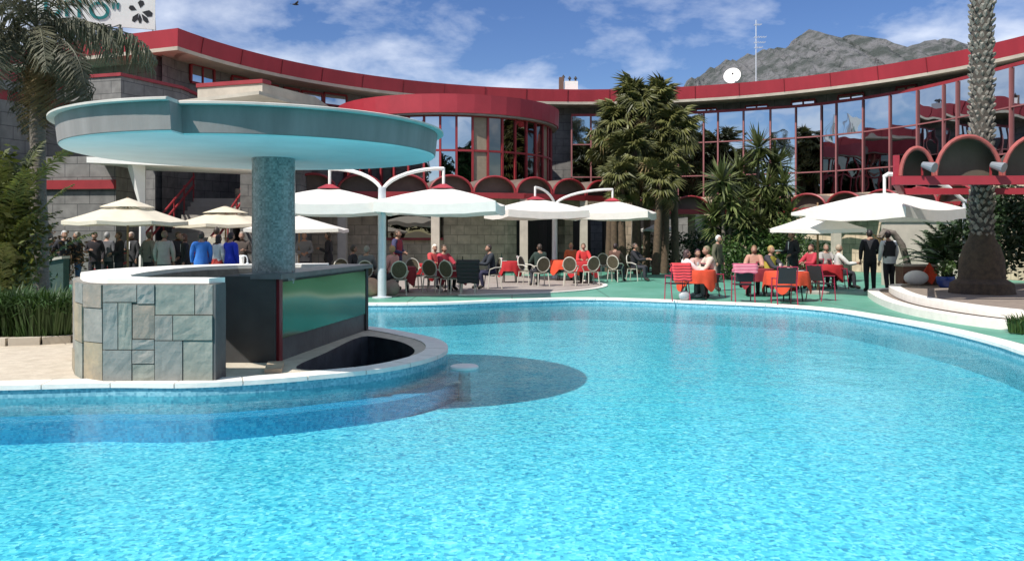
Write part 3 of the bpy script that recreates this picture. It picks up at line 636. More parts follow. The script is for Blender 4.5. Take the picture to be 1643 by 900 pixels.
for xx in (-12.95, -10.55):
    for dz in (.95, .6):
        mb = MB(); mb.tube([(xx - .9, 26.6, dz - .1), (xx - .45, 27.0, dz), (xx - .1, 27.6, dz + .15), (xx, 28.6, dz + .75), (xx, 33, dz + 3.1)], .045, 8); hpart(mb, 'stair_rail', M_redd, None, True)
    for k in range(6): mb = MB(); mb.tube([(xx, 28.2 + k * .95, .3 + k * .55), (xx, 28.2 + k * .95, 1.4 + k * .56)], .03, 6); hpart(mb, 'stair_post', M_redd)
mb = MB(); mb.add([(-13.6, 25.9, 3.98), (-8.0, 25.6, 3.75), (-8.0, 28.5, 3.75), (-13.6, 28.8, 3.98), (-13.6, 25.9, 4.16), (-8.0, 25.6, 4.02), (-8.0, 28.5, 4.02), (-13.6, 28.8, 4.16)], [(0, 1, 2, 3), (7, 6, 5, 4), (0, 4, 5, 1), (1, 5, 6, 2), (2, 6, 7, 3), (3, 7, 4, 0)])
hpart(mb, 'white_landing_slab', M_white)
mb = MB(); mb.tube([(-12.0, 26.3, 0), (-12.0, 26.3, 2.6), (-12.2, 26.3, 3.95)], [.12, .10, .3], 4); hpart(mb, 'landing_post', M_white)
mb = MB(); mb.box((-8.3, 28.2, 1.85), (.3, .3, 3.7)); hpart(mb, 'landing_post', M_white)
solid([(-10.4, 31), (-8.2, 31.4), (-8.4, 34), (-11, 34)], 0, 5.2, 'inner_wall', M_gran)
# ------------------------------------------------------------------ mountain
def hnoise(x, s): random.seed(int(x * 7919 + s * 104729)); return random.random()
def vnoise(x, s):
    i = math.floor(x); f = x - i; f = f * f * (3 - 2 * f); return hnoise(i, s) * (1 - f) + hnoise(i + 1, s) * f
prof = [(700, 372), (900, 200), (1000, 165), (1090, 137), (1130, 118), (1165, 97), (1215, 82), (1262, 75), (1276, 60), (1288, 48), (1302, 46), (1318, 58), (1340, 62), (1372, 62), (1400, 74), (1440, 82), (1465, 72), (1490, 65), (1520, 70), (1560, 80), (1640, 92), (1760, 130), (1900, 200), (2300, 340)]
def prof_y(px):
    for (a, b), (c, d) in zip(prof, prof[1:]):
        if a <= px <= c: return b + (d - b) * (px - a) / (c - a)
    return 372
DM = 1500.; vs = []; fs = []; nx, ny = 300, 40
for j in range(ny):
    tt = j / (ny - 1)
    for i in range(nx):
        px = 700 + 1600 * i / (nx - 1); X = PX(px, DM); H = PZ(prof_y(px), DM)
        fl = 1 - abs(tt * 2 - 1) ** 1.25                # up to the ridge and down behind it
        e = sum(vnoise(px / (60 / 2 ** o) + 13 * o, o * 37 + 5 + 0) * .5 ** o for o in range(3)) - .9
        e2 = sum((vnoise(px / (46 / 2 ** o) + tt * 9 * 2 ** o, 91 + o * 7) - .5) * (vnoise(tt * 11 * 2 ** o + px / 90, 17 + o) + .5) * .55 ** o for o in range(4))
        z = H * fl + e2 * 110 * (1 - fl) * min(1, fl * 4) + (vnoise(px / 3.5, 3) + vnoise(px / 1.7, 4) * .5 - .75) * 13 * fl
        vs.append((X + e2 * 10, DM + (tt - .5) * 1300 + e * 40, max(-5, z)))
for j in range(ny - 1):
    for i in range(nx - 1): fs.append((j * nx + i, j * nx + i + 1, (j + 1) * nx + i + 1, (j + 1) * nx + i))
random.seed(11)
m = mat('mountain_rock', (.135, .135, .14), .95, col2=(.045, .055, .05), vscale=.028, bump=1.0, bscale=.05, detail=12)
m.node_tree.nodes['Bump'].inputs['Distance'].default_value = 30
for n_ in m.node_tree.nodes:
    if n_.type == 'VALTORGB': n_.color_ramp.elements[0].position = .42; n_.color_ramp.elements[1].position = .58
mo = MB().add(vs, fs).build('mountain', m, None, True); struct(mo, 'bare grey rocky mountain with a blunt peak behind the hotel roof')
# ------------------------------------------------------------------ roof things
sg = thing('rooftop_sign', 'white rooftop letter board with green lettering and a black fan emblem', 'sign', (PX(156, 33.5), 33.5, ZR - .02))
sz = PZ(41, 33.5) - ZR + .02
sg.rotation_euler = (0, 0, R(20))
MB().box((-.1, 0, sz + .95), (4.6, .08, 1.9)).build('board', M_white, sg)
for x in (-2.0, -.6, .8, 2.1):
    MB().tube([(x, .06, 0), (x, .06, sz + 1.9)], .035, 6).build('upright', M_pole, sg); MB().tube([(x + .1, 1.0, 0), (x, .08, sz + 1.75)], .025, 6).build('brace', M_pole, sg)
def text(body, size, loc, parent, m, name='lettering'):
    cu = bpy.data.curves.new(name, 'FONT'); cu.body = body; cu.size = size; cu.extrude = .015; cu.align_x = 'CENTER'; cu.space_character = 1.05; cu.offset = .012
    tmp = bpy.data.objects.new('tmp', cu); COL.objects.link(tmp); dg = bpy.context.evaluated_depsgraph_get(); me = bpy.data.meshes.new_from_object(tmp.evaluated_get(dg)); bpy.data.objects.remove(tmp)
    me.materials.clear(); me.materials.append(m); return link(name, me, parent, loc, (R(90), 0, 0))
M_teal = mat('teal_letter_paint', (.005, .17, .17), .5)
text('UITO"', 1.0, (-.55, -.055, sz + .26), sg, M_teal)
M_blk = mat('black_paint', (.012, .012, .014), .6)
for k, (a, r0, r1, wd) in enumerate(((-118, .1, .52, .22), (-88, .1, .5, .16), (-55, .12, .55, .2), (-12, .1, .5, .3), (80, .14, .46, .26), (160, .12, .42, .24))):
    d = Vector((math.cos(R(a)), 0, math.sin(R(a)))); q = Vector((-d.z, 0, d.x)); c = Vector((1.6, -.05, sz + .72))
    pts = [c + d * r0, c + d * (r0 * .4 + r1 * .6) + q * wd / 2, c + d * r1 + q * wd * .25, c + d * r1 - q * wd * .25, c + d * (r0 * .4 + r1 * .6) - q * wd / 2]
    MB().add(pts + [p + Vector((0, .008, 0)) for p in pts], [(0, 1, 2, 3, 4), (9, 8, 7, 6, 5)] + [(i, (i + 1) % 5, (i + 1) % 5 + 5, i + 5) for i in range(5)]).build('emblem_blade', M_blk, sg)
Yd = 45.5
ds = thing('satellite_dish', 'round white satellite dish on the roof edge before the mountain', 'dish', (PX(1175, 44), 44, ZR - .02))
prof_d = [(r, .30 * r * r) for r in (.02, .15, .3, .4, .46)]
mb = MB(); mb.lathe(prof_d + [(.46, .30 * .46 ** 2 + .01), (.02, .02)], n=28); q = Matrix.Rotation(R(-25), 3, 'Z') @ Matrix.Rotation(R(72), 3, 'X'); mb.v = [tuple(q @ Vector(v) + Vector((0, 0, PZ(122, 44) - ZR))) for v in mb.v]; mb.build('reflector', M_white, ds, True)
zc = PZ(122, 44) - ZR
MB().tube([(.0, .1, 0), (.0, .1, zc)], .035, 6).build('mast', M_pole, ds); MB().tube([(0, 0, zc - .3), (-.12, -.48, zc + .02)], .015, 5).build('feed_arm', M_pole, ds); MB().box((-.12, -.5, zc + .04), (.07, .12, .07)).build('feed_horn', M_blk, ds)
an = thing('roof_antenna', 'thin tall television antenna mast on the red roof edge', 'antenna', (PX(1213, 43.5), 43.5, ZR - .02))
ah = PZ(32, 43.5) - ZR
MB().tube([(0, 0, 0), (0, 0, ah)], .026, 6).build('mast', M_pole, an)
for k, (z, l) in enumerate(((ah * .93, .3), (ah * .74, .55), (ah * .66, .5), (ah * .58, .35))):
    mb = MB(); mb.bar((-.1, 0, z), (l, 0, z), .02)
    for j in range(5): mb.bar((-.05 + l * j / 4, -.22, z), (-.05 + l * j / 4, .22, z), .015)
    mb.build('aerial', M_pole, an)
cb_ = thing('roof_plant_box', 'small white box beside a brown flue on the roof', 'roof unit', (PX(912, 45.4), 45.4, ZR - .02))
MB().box((.15, 0, .28), (.72, .6, .56)).build('cabinet', M_white, cb_); MB().box((-.4, 0, .4), (.26, .4, .8)).build('flue', mat('brown_flue', (.12, .07, .05), .7), cb_)
for x in (-.3, .05, .38): MB().lathe([(.04, .5), (.05, .7), (.11, .72), (.02, .86)], (x + .02, 0, .02 if x > -.2 else .1), 8).build('cowl', M_dark, cb_)
tk = thing('roof_water_tank', 'low grey metal tank on the roof at far left', 'tank', (PX(33, 35.2), 36.5, ZR - .02))
MB().lathe([(.62, 0), (.62, .32), (.5, .4), (.1, .44)], n=20).build('tank_body', mat('galvanised', (.33, .35, .37), .5, metal=.4, var=.1), tk, True); MB().tube([(-.45, -.4, 0), (-.45, -.4, .75)], .02, 6).build('vent_pipe', M_pole, tk)
bd = thing('bird', 'small dark bird gliding high in the sky', 'bird', (PX(474, 40), 40, PZ(8, 40)), R(30))
mb = MB(); mb.tube([(-.16, 0, 0), (-.05, 0, .01), (.08, 0, .015), (.16, 0, .01)], [.015, .05, .045, .012], 6)
for s in (-1, 1): mb.add([(.07, s * .02, .02), (.10, s * .2, .07), (.02, s * .45, .10), (-.04, s * .2, .06), (-.05, s * .02, .02)], [(0, 1, 2, 3, 4)])
mb.add([(-.14, 0, 0), (-.27, .05, 0), (-.27, -.05, 0)], [(0, 1, 2)]); mb.build('bird_body', M_blk, bd)
# ------------------------------------------------------------------ umbrellas
def square_canopy(parent, c, wd, rz, zt, ze, val, m, flat=.12, cap=True, sag=.13, tilt=0):
    h = wd / 2; q = Matrix.Rotation(rz, 3, 'Z'); n_ = 8; mb = MB(); rows = []
    def edge(s):                                       # perimeter point 0..4
        k = int(s) % 4; f = s - int(s); cs = [(-1, -1), (1, -1), (1, 1), (-1, 1)]; a, b = cs[k], cs[(k + 1) % 4]; return (a[0] + (b[0] - a[0]) * f, a[1] + (b[1] - a[1]) * f, math.sin(math.pi * f))
    per = [edge(4 * i / 32) for i in range(32)]
    for r in (flat, .35, .6, .82, 1.0):
        rows.append([(x * r * h, y * r * h, zt - (zt - ze) * (r - flat) / (1 - flat) * (1 - .0 * sg_) - sag * sg_ * math.sin(math.pi * min(1, r)) * 0 - sag * sg_ * r * .6 + .03 * math.sin(3.1 * r)) for x, y, sg_ in per])
    vr = [(x * h * 1.004, y * h * 1.004, rows[-1][i][2] - val * (1 + .03 * math.sin(i * 2.4))) for i, (x, y, s_) in enumerate(per)]
    def T(rw): return [tuple(q @ Vector(p) + Vector(c)) for p in rw]
    lf = loft([T(r) for r in rows]); lf.f = lf.f[:-2] + [lf.f[-2]]
    can_ = lf.build('canopy', m, parent, True)
    va = MB(); A_, B_ = T(rows[-1]), T(vr); va.strip(A_ + [A_[0]], B_ + [B_[0]]); va.build('valance', m, can_)
    if cap: MB().add([tuple(q @ Vector(p) + Vector(c)) for p in ((-.3, -.3, zt + .02), (.3, -.3, zt + .02), (.3, .3, zt + .02), (-.3, .3, zt + .02), (-.08, -.08, zt + .14), (.08, -.08, zt + .14), (.08, .08, zt + .14), (-.08, .08, zt + .14))], [(0, 1, 5, 4), (1, 2, 6, 5), (2, 3, 7, 6), (3, 0, 4, 7), (4, 5, 6, 7), (3, 2, 1, 0)]).build('red_cap', M_red, can_)
    for sx_, sy_ in ((-1, -1), (1, -1), (1, 1), (-1, 1)):
        MB().bar(q @ Vector((0, 0, zt - .10)) + Vector(c), q @ Vector((sx_ * h * .97, sy_ * h * .97, ze - .07)) + Vector(c), .03).build('rib', M_pole, can_)
    return can_
def twin(label, loc, cans, ph=2.93, wd=3.1, zt=2.9, ze=2.52):
    t = thing('twin_cantilever_umbrella', label, 'umbrella', loc, 0, 'white cantilever umbrellas on curved arms')
    MB().lathe([(.26, 0), (.26, .03), (.12, .05)], n=16).build('base_plate', M_pole, t)
    MB().tube([(0, 0, .04), (0, 0, ph)], [.115, .10], 14).build('pole', M_pole, t, True)
    for dx, dy, rz in cans:
        d = Vector((dx, dy, 0)); s = ph - .15
        pts = [d * (1 - math.cos(a)) ** .9 * .98 + Vector((0, 0, s + .68 * math.sin(a))) for a in [math.pi / 2 * k / 9 for k in range(10)]]
        MB().tube(pts, .05, 8).build('arm', M_white, t, True)
        e = pts[-1]; MB().tube([e + Vector((0, 0, .03)), Vector((e.x, e.y, zt - .05))], .04, 8).build('hanger', M_white, t, True)
        square_canopy(t, (d.x * .98, d.y * .98, 0), wd, rz, zt, ze, .26, M_canv)
    return t
twin('pair of white square umbrellas on the post nearest the pool', (PX(613, 21.45), 21.45, 0), [(-1.55, .6, R(6)), (1.62, .5, R(-4))])
twin('pair of white square umbrellas on the farther post by the drum', (PX(890, 31.4), 31.4, 0), [(-.8, -.9, R(18)), (2.35, .5, R(-16))], ph=2.93, zt=2.98, ze=2.58)
t9 = thing('cantilever_umbrella', 'large white square umbrella on a side post under the palm trunk', 'umbrella', (PX(1548, 21.8), 21.8, 0), 0, 'white cantilever umbrellas on curved arms')
MB().tube([(0, 0, 0), (0, 0, 2.62)], .06, 10).build('pole', M_pole, t9, True)
MB().tube([(0, 0, 2.55), (-.5, -.1, 2.95), (-1.3, -.2, 3.22), (-2.2, -.3, 3.28), (-2.32, -.3, 3.2)], .055, 8).build('arm', M_white, t9, True); MB().tube([(-2.3, -.3, 3.24), (-2.3, -.3, 2.7)], .04, 8).build('hanger', M_white, t9, True)
square_canopy(t9, (-2.3, -.3, 0), 2.8, R(34), 2.76, 2.36, .26, M_canv, cap=False)
def market(label, px, Y, wd, sides, zt, ze, m, tier=True, rz=0):
    t = thing('market_umbrella', label, 'umbrella', (PX(px, Y), Y, 0), rz, 'centre-pole umbrellas')
    MB().tube([(0, 0, .1), (0, 0, zt + .03)], .03, 8).build('pole', mat('wood_pole', (.26, .16, .08), .6), t, True); MB().lathe([(.32, 0), (.32, .06), (.06, .1)], n=16).build('base', M_conc, t)
    k = 4 * sides; per = []
    rr = wd / 2 / math.cos(math.pi / sides) ** .5
    for i in range(k):
        a = 2 * math.pi * i / k; loc_ = (a % (2 * math.pi / sides)) - math.pi / sides; r = math.cos(math.pi / sides) / math.cos(loc_); per.append((math.cos(a) * r * rr, math.sin(a) * r * rr, 1 - abs(loc_) / (math.pi / sides)))
    f0 = .36 if tier else .02
    rows = [[(x * f, y * f, ze + (zt - .09 - ze) * ((1 - f) / (1 - .02)) ** 1.08 - .04 * s * f) for x, y, s in per] for f in (1, .8, .58, f0)]
    lf = loft(rows); lf.f = lf.f[:-2] + ([] if tier else [lf.f[-1]]); c = lf.build('canopy', m, t, True)
    va = MB(); low = [(x, y, z - .10) for x, y, z in rows[0]]; va.strip(rows[0] + [rows[0][0]], low + [low[0]]); va.build('valance', m, c)
    if tier:
        zz = ze + (zt - .09 - ze) * .60
        r2_ = [[(x * f, y * f, zz + .06 + (zt - zz - .06) * (1 - (f - .02) / .42)) for x, y, s in per] for f in (.44, .25, .02)]; lf = loft(r2_); lf.f = lf.f[:-2] + [lf.f[-1]]; lf.build('upper_canopy', m, t, True)
    for i in range(sides):
        x, y, s = per[i * 4]; MB().bar((0, 0, zt - .2), (x * .98, y * .98, ze - .03), .022).build('rib', M_conc, t)
market('large cream two-tier parasol over the standing crowd at far left', 205, 23.6, 3.4, 8, 2.74, 2.06, M_cream)
market('second cream two-tier parasol beside the bar column', 362, 26.5, 3.3, 8, 2.62, 2.02, M_cream)
market('low white parasol seen just right of the bar column', 480, 25.5, 3.3, 4, 2.36, 1.86, M_canv, False, R(50))
market('low white parasol over the diners beside the yucca', 1312, 23.0, 2.9, 4, 2.38, 1.84, M_canv, False, R(24))
market('white parasol partly hidden beyond the diners on the right', 1312, 28.5, 1.7, 4, 2.78, 2.45, M_canv, False, R(10))
market('small far white parasol in front of the dark hedge', 1056, 37, 1.7, 4, 2.3, 1.95, M_canv, False, R(45))
# ------------------------------------------------------------------ raised platform, palm base, pergola on the right
M_plat = mat('brown_platform_stone', (.27, .215, .17), .8, col2=(.19, .155, .13), vscale=3, bump=.35, bscale=12)
lowc = [(p.x, p.y) for p in smooth_poly([(11.5, 23.0), (10.3, 22.6), (9.5, 20.8), (8.75, 18.2), (8.5, 16.2), (8.75, 14.5), (9.6, 13.0), (12, 12)], 6, False)]
upc = [(p.x, p.y) for p in smooth_poly([(11.8, 22.6), (10.6, 22.0), (9.85, 20.4), (9.12, 18.0), (8.95, 16.2), (9.2, 14.6), (10.1, 13.5), (12.2, 12.6)], 6, False)]
def plat(edge, z0, z1, name):
    o = MB().prism(edge + [(20, edge[-1][1]), (20, edge[0][1])], z0, z1 - .03).build(name, M_plat); struct(o, None); 
    ov = inset(edge, .02); iv = inset(edge, -.26)
    k = 6
    for s in range(0, len(edge) - 1, 3):
        e = min(s + 3, len(edge) - 1); A_ = ov[s:e + 1]; B_ = iv[s:e + 1]; band(A_, B_, z0 + .0, z1).build('edge_stone', M_coping, o)
    sh = sheet('paving', [iv + [(20, edge[-1][1]), (20, edge[0][1])]], z1 - .02, M_plat); sh.parent = o
    return o
area_ = 0
plat(lowc, 0, .16, 'platform_step')['label'] = 'lower curved stone step with white edge on the right'
plat(upc, .16, .32, 'platform')['label'] = 'upper brown stone platform with white edge on the right'
pg = thing('barrel_awning_pergola', 'red-framed pergola with two brown barrel awnings and spotlights at upper right', 'pergola', (11.2, 16, 0))
def ppart(mb, name, m, parent=None, smooth=False):
    mb.v = [(v[0] - 11.2, v[1] - 16, v[2]) for v in mb.v]; return mb.build(name, m, parent or pg, smooth)
x0 = PX(1433, 16); zb = PZ(290, 16)
mb = MB(); mb.bar((x0, 16, zb), (14.2, 15.7, zb), .16, .17); ppart(mb, 'front_beam', M_red)
mb = MB(); mb.bar((x0 + .1, 16.09, zb - .02), (x0 + 1.9, 19.6, zb - .02), .12, .15); ppart(mb, 'side_beam', M_red)
def one_vault(xa, xb, h, dpt):
    cxm = (xa + xb) / 2; w2 = (xb - xa) / 2; pr = [(math.cos(math.pi * j / 16), math.sin(math.pi * j / 16)) for j in range(17)]
    fr_ = [Vector((cxm + w2 * x, 15.95, zb + .09 + h * y)) for x, y in pr]; d = Vector((1.3, dpt, 0)); bk = [p + d for p in fr_]
    fi = [Vector((cxm + (w2 - .03) * x, 15.95, zb + .09 + (h - .03) * y)) for x, y in pr]; bi = [p + d for p in fi]
    mb = MB(); mb.strip(fr_, bk); mb.strip(fi, bi); mb.add([p + d * .12 for p in fi], [tuple(range(17))]); ppart(mb, 'awning_shell', mat('olive_awning_shell', (.10, .08, .06), .65, var=.2, vscale=2), None, True)
    mb = MB(); mb.tube(fr_, .042, 8); ppart(mb, 'awning_rim', mat('faded_red_rim', (.34, .08, .07), .5, var=.15), None, True)
one_vault(PX(1443, 16), PX(1496, 16), .55, 2.6); one_vault(PX(1499, 16), PX(1604, 16), .78, 2.6); one_vault(PX(1607, 16), PX(1712, 16), .78, 2.6)
mb = MB(); mb.box((x0 + .06, 16, zb + .25), (.09, .09, .5)); ppart(mb, 'end_post', M_red)
for px in (1480, 1590):
    X = PX(px, 15.85); mb = MB(); mb.tube([(X, 15.83, zb + .30), (X + .12, 15.62, zb + .22)], [.06, .10], 12); s = ppart(mb, 'spotlight', mat('grey_lamp_housing', (.30, .32, .34), .4, metal=.4)); mb = MB(); mb.bar((X, 15.86, zb + .09), (X, 15.86, zb + .29), .03); ppart(mb, 'lamp_bracket', M_redd, s)
for px, yy in ((11.9, 15.9), (13.9, 15.75), (13.2, 19.5)): mb = MB(); mb.box((px, yy, zb / 2 + .1), (.16, .16, zb - .38)); ppart(mb, 'post', M_red)
mb = MB(); mb.bar((x0 + 1.9, 19.6, zb - .02), (14.2, 19.4, zb - .02), .12, .15); ppart(mb, 'rear_beam', M_red)
# ------------------------------------------------------------------ vegetation
M_frond = mat('palm_frond_green', (.085, .11, .035), .55, col2=(.045, .07, .022), vscale=2, trans=.25, rnd=.3)
M_frondg = mat('grey_green_frond', (.15, .145, .09), .6, col2=(.08, .085, .05), vscale=2, trans=.25, rnd=.3)
M_fan = mat('fan_leaf_green', (.165, .16, .048), .5, col2=(.045, .065, .018), vscale=1.2, trans=.25, rnd=.35)
M_yel = mat('dry_frond', (.26, .18, .08), .7, col2=(.17, .12, .05), vscale=2, trans=.2, rnd=.25)
M_yuc = mat('yucca_leaf', (.17, .19, .07), .5, col2=(.08, .11, .03), vscale=2, trans=.2, rnd=.3)
M_areca = mat('areca_leaf', (.14, .15, .025), .5, col2=(.06, .085, .015), vscale=1.5, trans=.25, rnd=.3)
M_hedge = mat('dark_hedge_leaf', (.03, .065, .016), .5, col2=(.016, .036, .010), vscale=2, trans=.15)
M_shrub = mat('bright_shrub_leaf', (.07, .13, .025), .5, col2=(.035, .07, .015), vscale=2, trans=.2)
M_grass = mat('grass_blade', (.05, .10, .02), .5, col2=(.025, .06, .012), vscale=3, trans=.2)
M_bark = mat('palm_bark', (.20, .17, .14), .9, col2=(.10, .085, .07), vscale=7, bump=1, bscale=14, stretch=(1, 1, 4))
M_fiber = mat('palm_fibre', (.13, .09, .055), .95, col2=(.07, .05, .035), vscale=8, bump=1, bscale=30)
def pinnate(name, L_, droop, lw, ll, m, n=34, seed=0, up=.5, hang=.6):
    rnd = random.Random(seed); mb = MB(); pts = []
    for i in range(n + 1):
        t = i / n; pts.append(Vector((L_ * (t - .18 * droop * t * t), 0, up * L_ * t - droop * L_ * t * t)))
    mb.tube(pts[::3] + ([pts[-1]] if n % 3 else []), [.028 * (1 - .85 * k / (len(pts[::3]) + (1 if n % 3 else 0) - 1)) for k in range(len(pts[::3]) + (1 if n % 3 else 0))], 4, False)
    for i in range(3, n + 1):
        t = i / n; d = (pts[i] - pts[i - 1]).normalized(); l = ll * math.sin(math.pi * min(1, .12 + .86 * t)) ** .6
        for s in (-1, 1):
            for r in range(2 if n < 40 else 1):
                p = pts[i] - d * rnd.random() * L_ / n; a = (d * (.45 + rnd.random() * .3) + Vector((0, s, 0)) + Vector((0, 0, .15 - hang * rnd.random()))).normalized()
                k = l * rnd.uniform(.75, 1.1); q = d * lw; mid = p + a * k * .55; tip = p + a * k + Vector((0, 0, -hang * k * rnd.uniform(.3, .8)))
                mb.add([p - q * .3, p + q * .3, mid + q * .5, mid - q * .5, tip], [(0, 1, 2, 3), (3, 2, 4)])
    return mb.mesh(name, m)
def fan(name, m, rb=.75, pet=.8, segs=22, seed=0, droop=.35):
    rnd = random.Random(seed); mb = MB(); mb.tube([(0, 0, 0), (pet * .5, 0, .05), (pet, 0, 0)], [.02, .014, .012], 4, False); c = Vector((pet, 0, 0))
    for k in range(segs):
        a = R(-135 + 270 * k / (segs - 1)); da = R(270 / segs * .55); l = rb * (.78 + .22 * math.cos(a * .6)) * rnd.uniform(.88, 1.08)
        d = lambda an, r_, z: c + Vector((math.cos(an) * r_, math.sin(an) * r_, z))
        f = .05 * (1 if k % 2 else -1)
        mb.add([c, d(a - da, l * .6, -.02 + f), d(a, l * .6, .05), d(a + da, l * .6, -.02 - f), d(a, l, -droop * l * rnd.uniform(.5, 1.2))], [(0, 1, 2), (0, 2, 3), (1, 4, 2), (2, 4, 3)])
    return mb.mesh(name, m)
def rosette(name, m, n=70, L_=.75, w_=.04, seed=0, low=-.6):
    rnd = random.Random(seed); mb = MB()
    for k in range(n):
        az = rnd.uniform(0, 6.283); el = math.asin(rnd.uniform(low, 1)); d = Vector((math.cos(az) * math.cos(el), math.sin(az) * math.cos(el), math.sin(el))); s = Vector((-math.sin(az), math.cos(az), 0)) * w_
        l = L_ * rnd.uniform(.7, 1.1); g = Vector((0, 0, -l * .28 * (1 - abs(math.sin(el))))) * rnd.uniform(.3, 1.3); p0 = d * .05
        mb.add([p0 - s * .5, p0 + s * .5, d * l * .55 + s + g * .3, d * l * .55 - s + g * .3, d * l + g], [(0, 1, 2, 3), (3, 2, 4)])
    return mb.mesh(name, m)
def leafcloud(blobs, n, size, m, name, seed=0, shell=.45):
    rnd = random.Random(seed); mb = MB(); tot = sum(b[1][0] * b[1][1] * b[1][2] for b in blobs) ** 1
    for c, r in blobs:
        k = max(30, int(n * (r[0] * r[1] * r[2]) / tot))
        for _ in range(k):
            d = Vector((rnd.gauss(0, 1), rnd.gauss(0, 1), rnd.gauss(0, 1))).normalized(); f = (shell + (1 - shell) * rnd.random()) * rnd.uniform(.85, 1.12)
            p = Vector((c[0] + d.x * r[0] * f, c[1] + d.y * r[1] * f, c[2] + d.z * r[2] * f))
            a = Vector((rnd.gauss(0, 1), rnd.gauss(0, 1), rnd.gauss(0, .7))).normalized(); b = a.cross(Vector((rnd.gauss(0, 1), rnd.gauss(0, 1), rnd.gauss(0, 1)))).normalized(); s = size * rnd.uniform(.6, 1.4)
            mb.add([p - a * s, p + b * s * .45, p + a * s, p - b * s * .45], [(0, 1, 2, 3)])
    return mb.mesh(name, m)
def trunk_rings(h, r0, r1, bend=0, n=14): return [(bend * math.sin(1.5 * i / n) , 0, h * i / n) for i in range(n + 1)], [r0 + (r1 - r0) * (i / n) ** .7 + .012 * (i % 2) for i in range(n + 1)]
FR = [pinnate('queen_frond', 3.0, .75, .05, .75, M_frondg, 38, k, up=u, hang=1.1) for k, u in enumerate((.75, .55, .95))]
DRY = pinnate('dry_frond', 2.4, .8, .05, .55, M_yel, 26, 9, up=.2, hang=1.3)
DATE = [pinnate('date_frond', 3.2, .55, .045, .55, M_frond, 36, 20 + k, up=.6, hang=.5) for k in range(2)]
def palm(label, loc, h, r0, r1, meshes, nf, el=(-40, 70), scale=1, group=None, bend=0, dry=0, name='palm_tree', seed=0, barkm=None):
    rnd = random.Random(seed); t = thing(name, label, 'palm', loc, 0, group)
    p, rr = trunk_rings(h, r0, r1, bend); MB().tube(p, rr, 12).build('trunk', barkm or M_bark, t, True); e = p[-1]
    for k in range(nf):
        a = 2.399 * k + rnd.uniform(-.2, .2); f = k / max(1, nf - 1); pitch = R(el[0] + (el[1] - el[0]) * f + rnd.uniform(-8, 8))
        link('frond', meshes[k % len(meshes)], t, (e[0], e[1], e[2] - .15 + .3 * f), (rnd.uniform(-.3, .3), -pitch, a), scale * rnd.uniform(.8, 1.12))
    for k in range(dry): link('dry_frond', DRY, t, (e[0], e[1], e[2] - .35), (0, R(rnd.uniform(50, 80)), rnd.uniform(0, 6.28)), scale * rnd.uniform(.7, 1))
    return t
palm('tall feathery palm with drooping grey-green fronds at upper left', (PX(66, 18), 18, 0), 6.2, .19, .13, FR, 22, (-62, 25), .86, bend=-.10, dry=6, seed=3)
# thick scaly palm trunk on the right platform
tp_ = thing('palm_tree', 'massive palm trunk with pale scaly leaf stubs and flared brown foot on the platform', 'palm', (PX(1575, 19), 19, .30))
MB().lathe([(.70, 0), (.66, .24), (.50, .34), (.47, .80), (.39, 1.08), (.29, 1.26), (.24, 1.42)], n=24).build('root_boss', M_fiber, tp_, True)
MB().tube([(0, 0, 1.4 + k * .8) for k in range(13)], [.235 - .003 * k for k in range(13)], 18).build('trunk', mat('dark_trunk', (.07, .06, .05), .9, var=.3), tp_, True)
rnd = random.Random(5); st = MB(); M_stub = mat('pale_leaf_stub', (.40, .36, .31), .85, col2=(.15, .13, .11), vscale=9, bump=.5)
for k in range(66):
    for j in range(11):
        a = 2 * math.pi * (j + .5 * (k % 2)) / 11 + rnd.uniform(-.08, .08); z = 1.36 + k * .15 + rnd.uniform(-.03, .03); r = .222; d = Vector((math.cos(a), math.sin(a), 0)); s = Vector((-d.y, d.x, 0)); w_ = .066 * rnd.uniform(.6, 1.15)
        c = d * r + Vector((0, 0, z)); l = rnd.uniform(.05, .11); tip = c + d * l * .8 + Vector((0, 0, .09 * rnd.uniform(.4, 1.2)))
        st.add([c - s * w_, c - Vector((0, 0, .07)), c + s * w_, c + Vector((0, 0, .06)), tip - s * w_ * .55, tip + s * w_ * .55, tip - Vector((0, 0, .055))], [(0, 1, 6, 4), (1, 2, 5, 6), (0, 4, 5, 2, 3), (4, 6, 5)])
st = st.build('leaf_stubs', M_stub, tp_); st['kind'] = 'stuff'
for k in range(26): link('frond', DATE[k % 2], tp_, (0, 0, 11.4), (0, -R(-10 + 80 * k / 25), 2.399 * k), 1.0)
# fan palms before the middle of the facade
FN = [fan('fan_leaf', M_fan, .72, .62, 22, k, droop=.5) for k in range(3)]; FND = fan('dry_fan_leaf', M_yel, .66, .6, 18, 9, droop=.9)
def fanpalm(label, px, Y, ypx, nf, sc, seed):
    z = PZ(ypx, Y); rnd = random.Random(seed); t = thing('fan_palm', label, 'palm', (PX(px, Y), Y, 0), 0, 'fan palms before the facade')
    p, rr = trunk_rings(z, .17, .14, rnd.uniform(-.15, .15)); MB().tube(p, rr, 10).build('trunk', M_fiber, t, True); e = p[-1]
    for k in range(nf):
        f = (k + .5) / nf; el = min(1.15, math.asin(-.66 + 1.60 * f)) + rnd.uniform(-.3, .3); dz = -.75 + 1.0 * f
        link('fan_leaf', (FND if el < -.35 and rnd.random() < .6 else FN[k % 3]), t, (e[0] + rnd.uniform(-.15, .15), e[1], e[2] + dz * sc), (rnd.uniform(-.9, .9), -el, 2.399 * k + rnd.uniform(-.5, .5)), sc * rnd.uniform(.75, 1.2))
fanpalm('tallest fan palm of the clump, its crown above the red roof edge', 1024, 36.0, 163, 54, .86, 1)
fanpalm('small fan palm head just left of the tallest', 986, 36.4, 196, 44, .88, 12)
fanpalm('fan palm on the left of the clump with yellowed skirt', 976, 36.8, 232, 42, .82, 2)
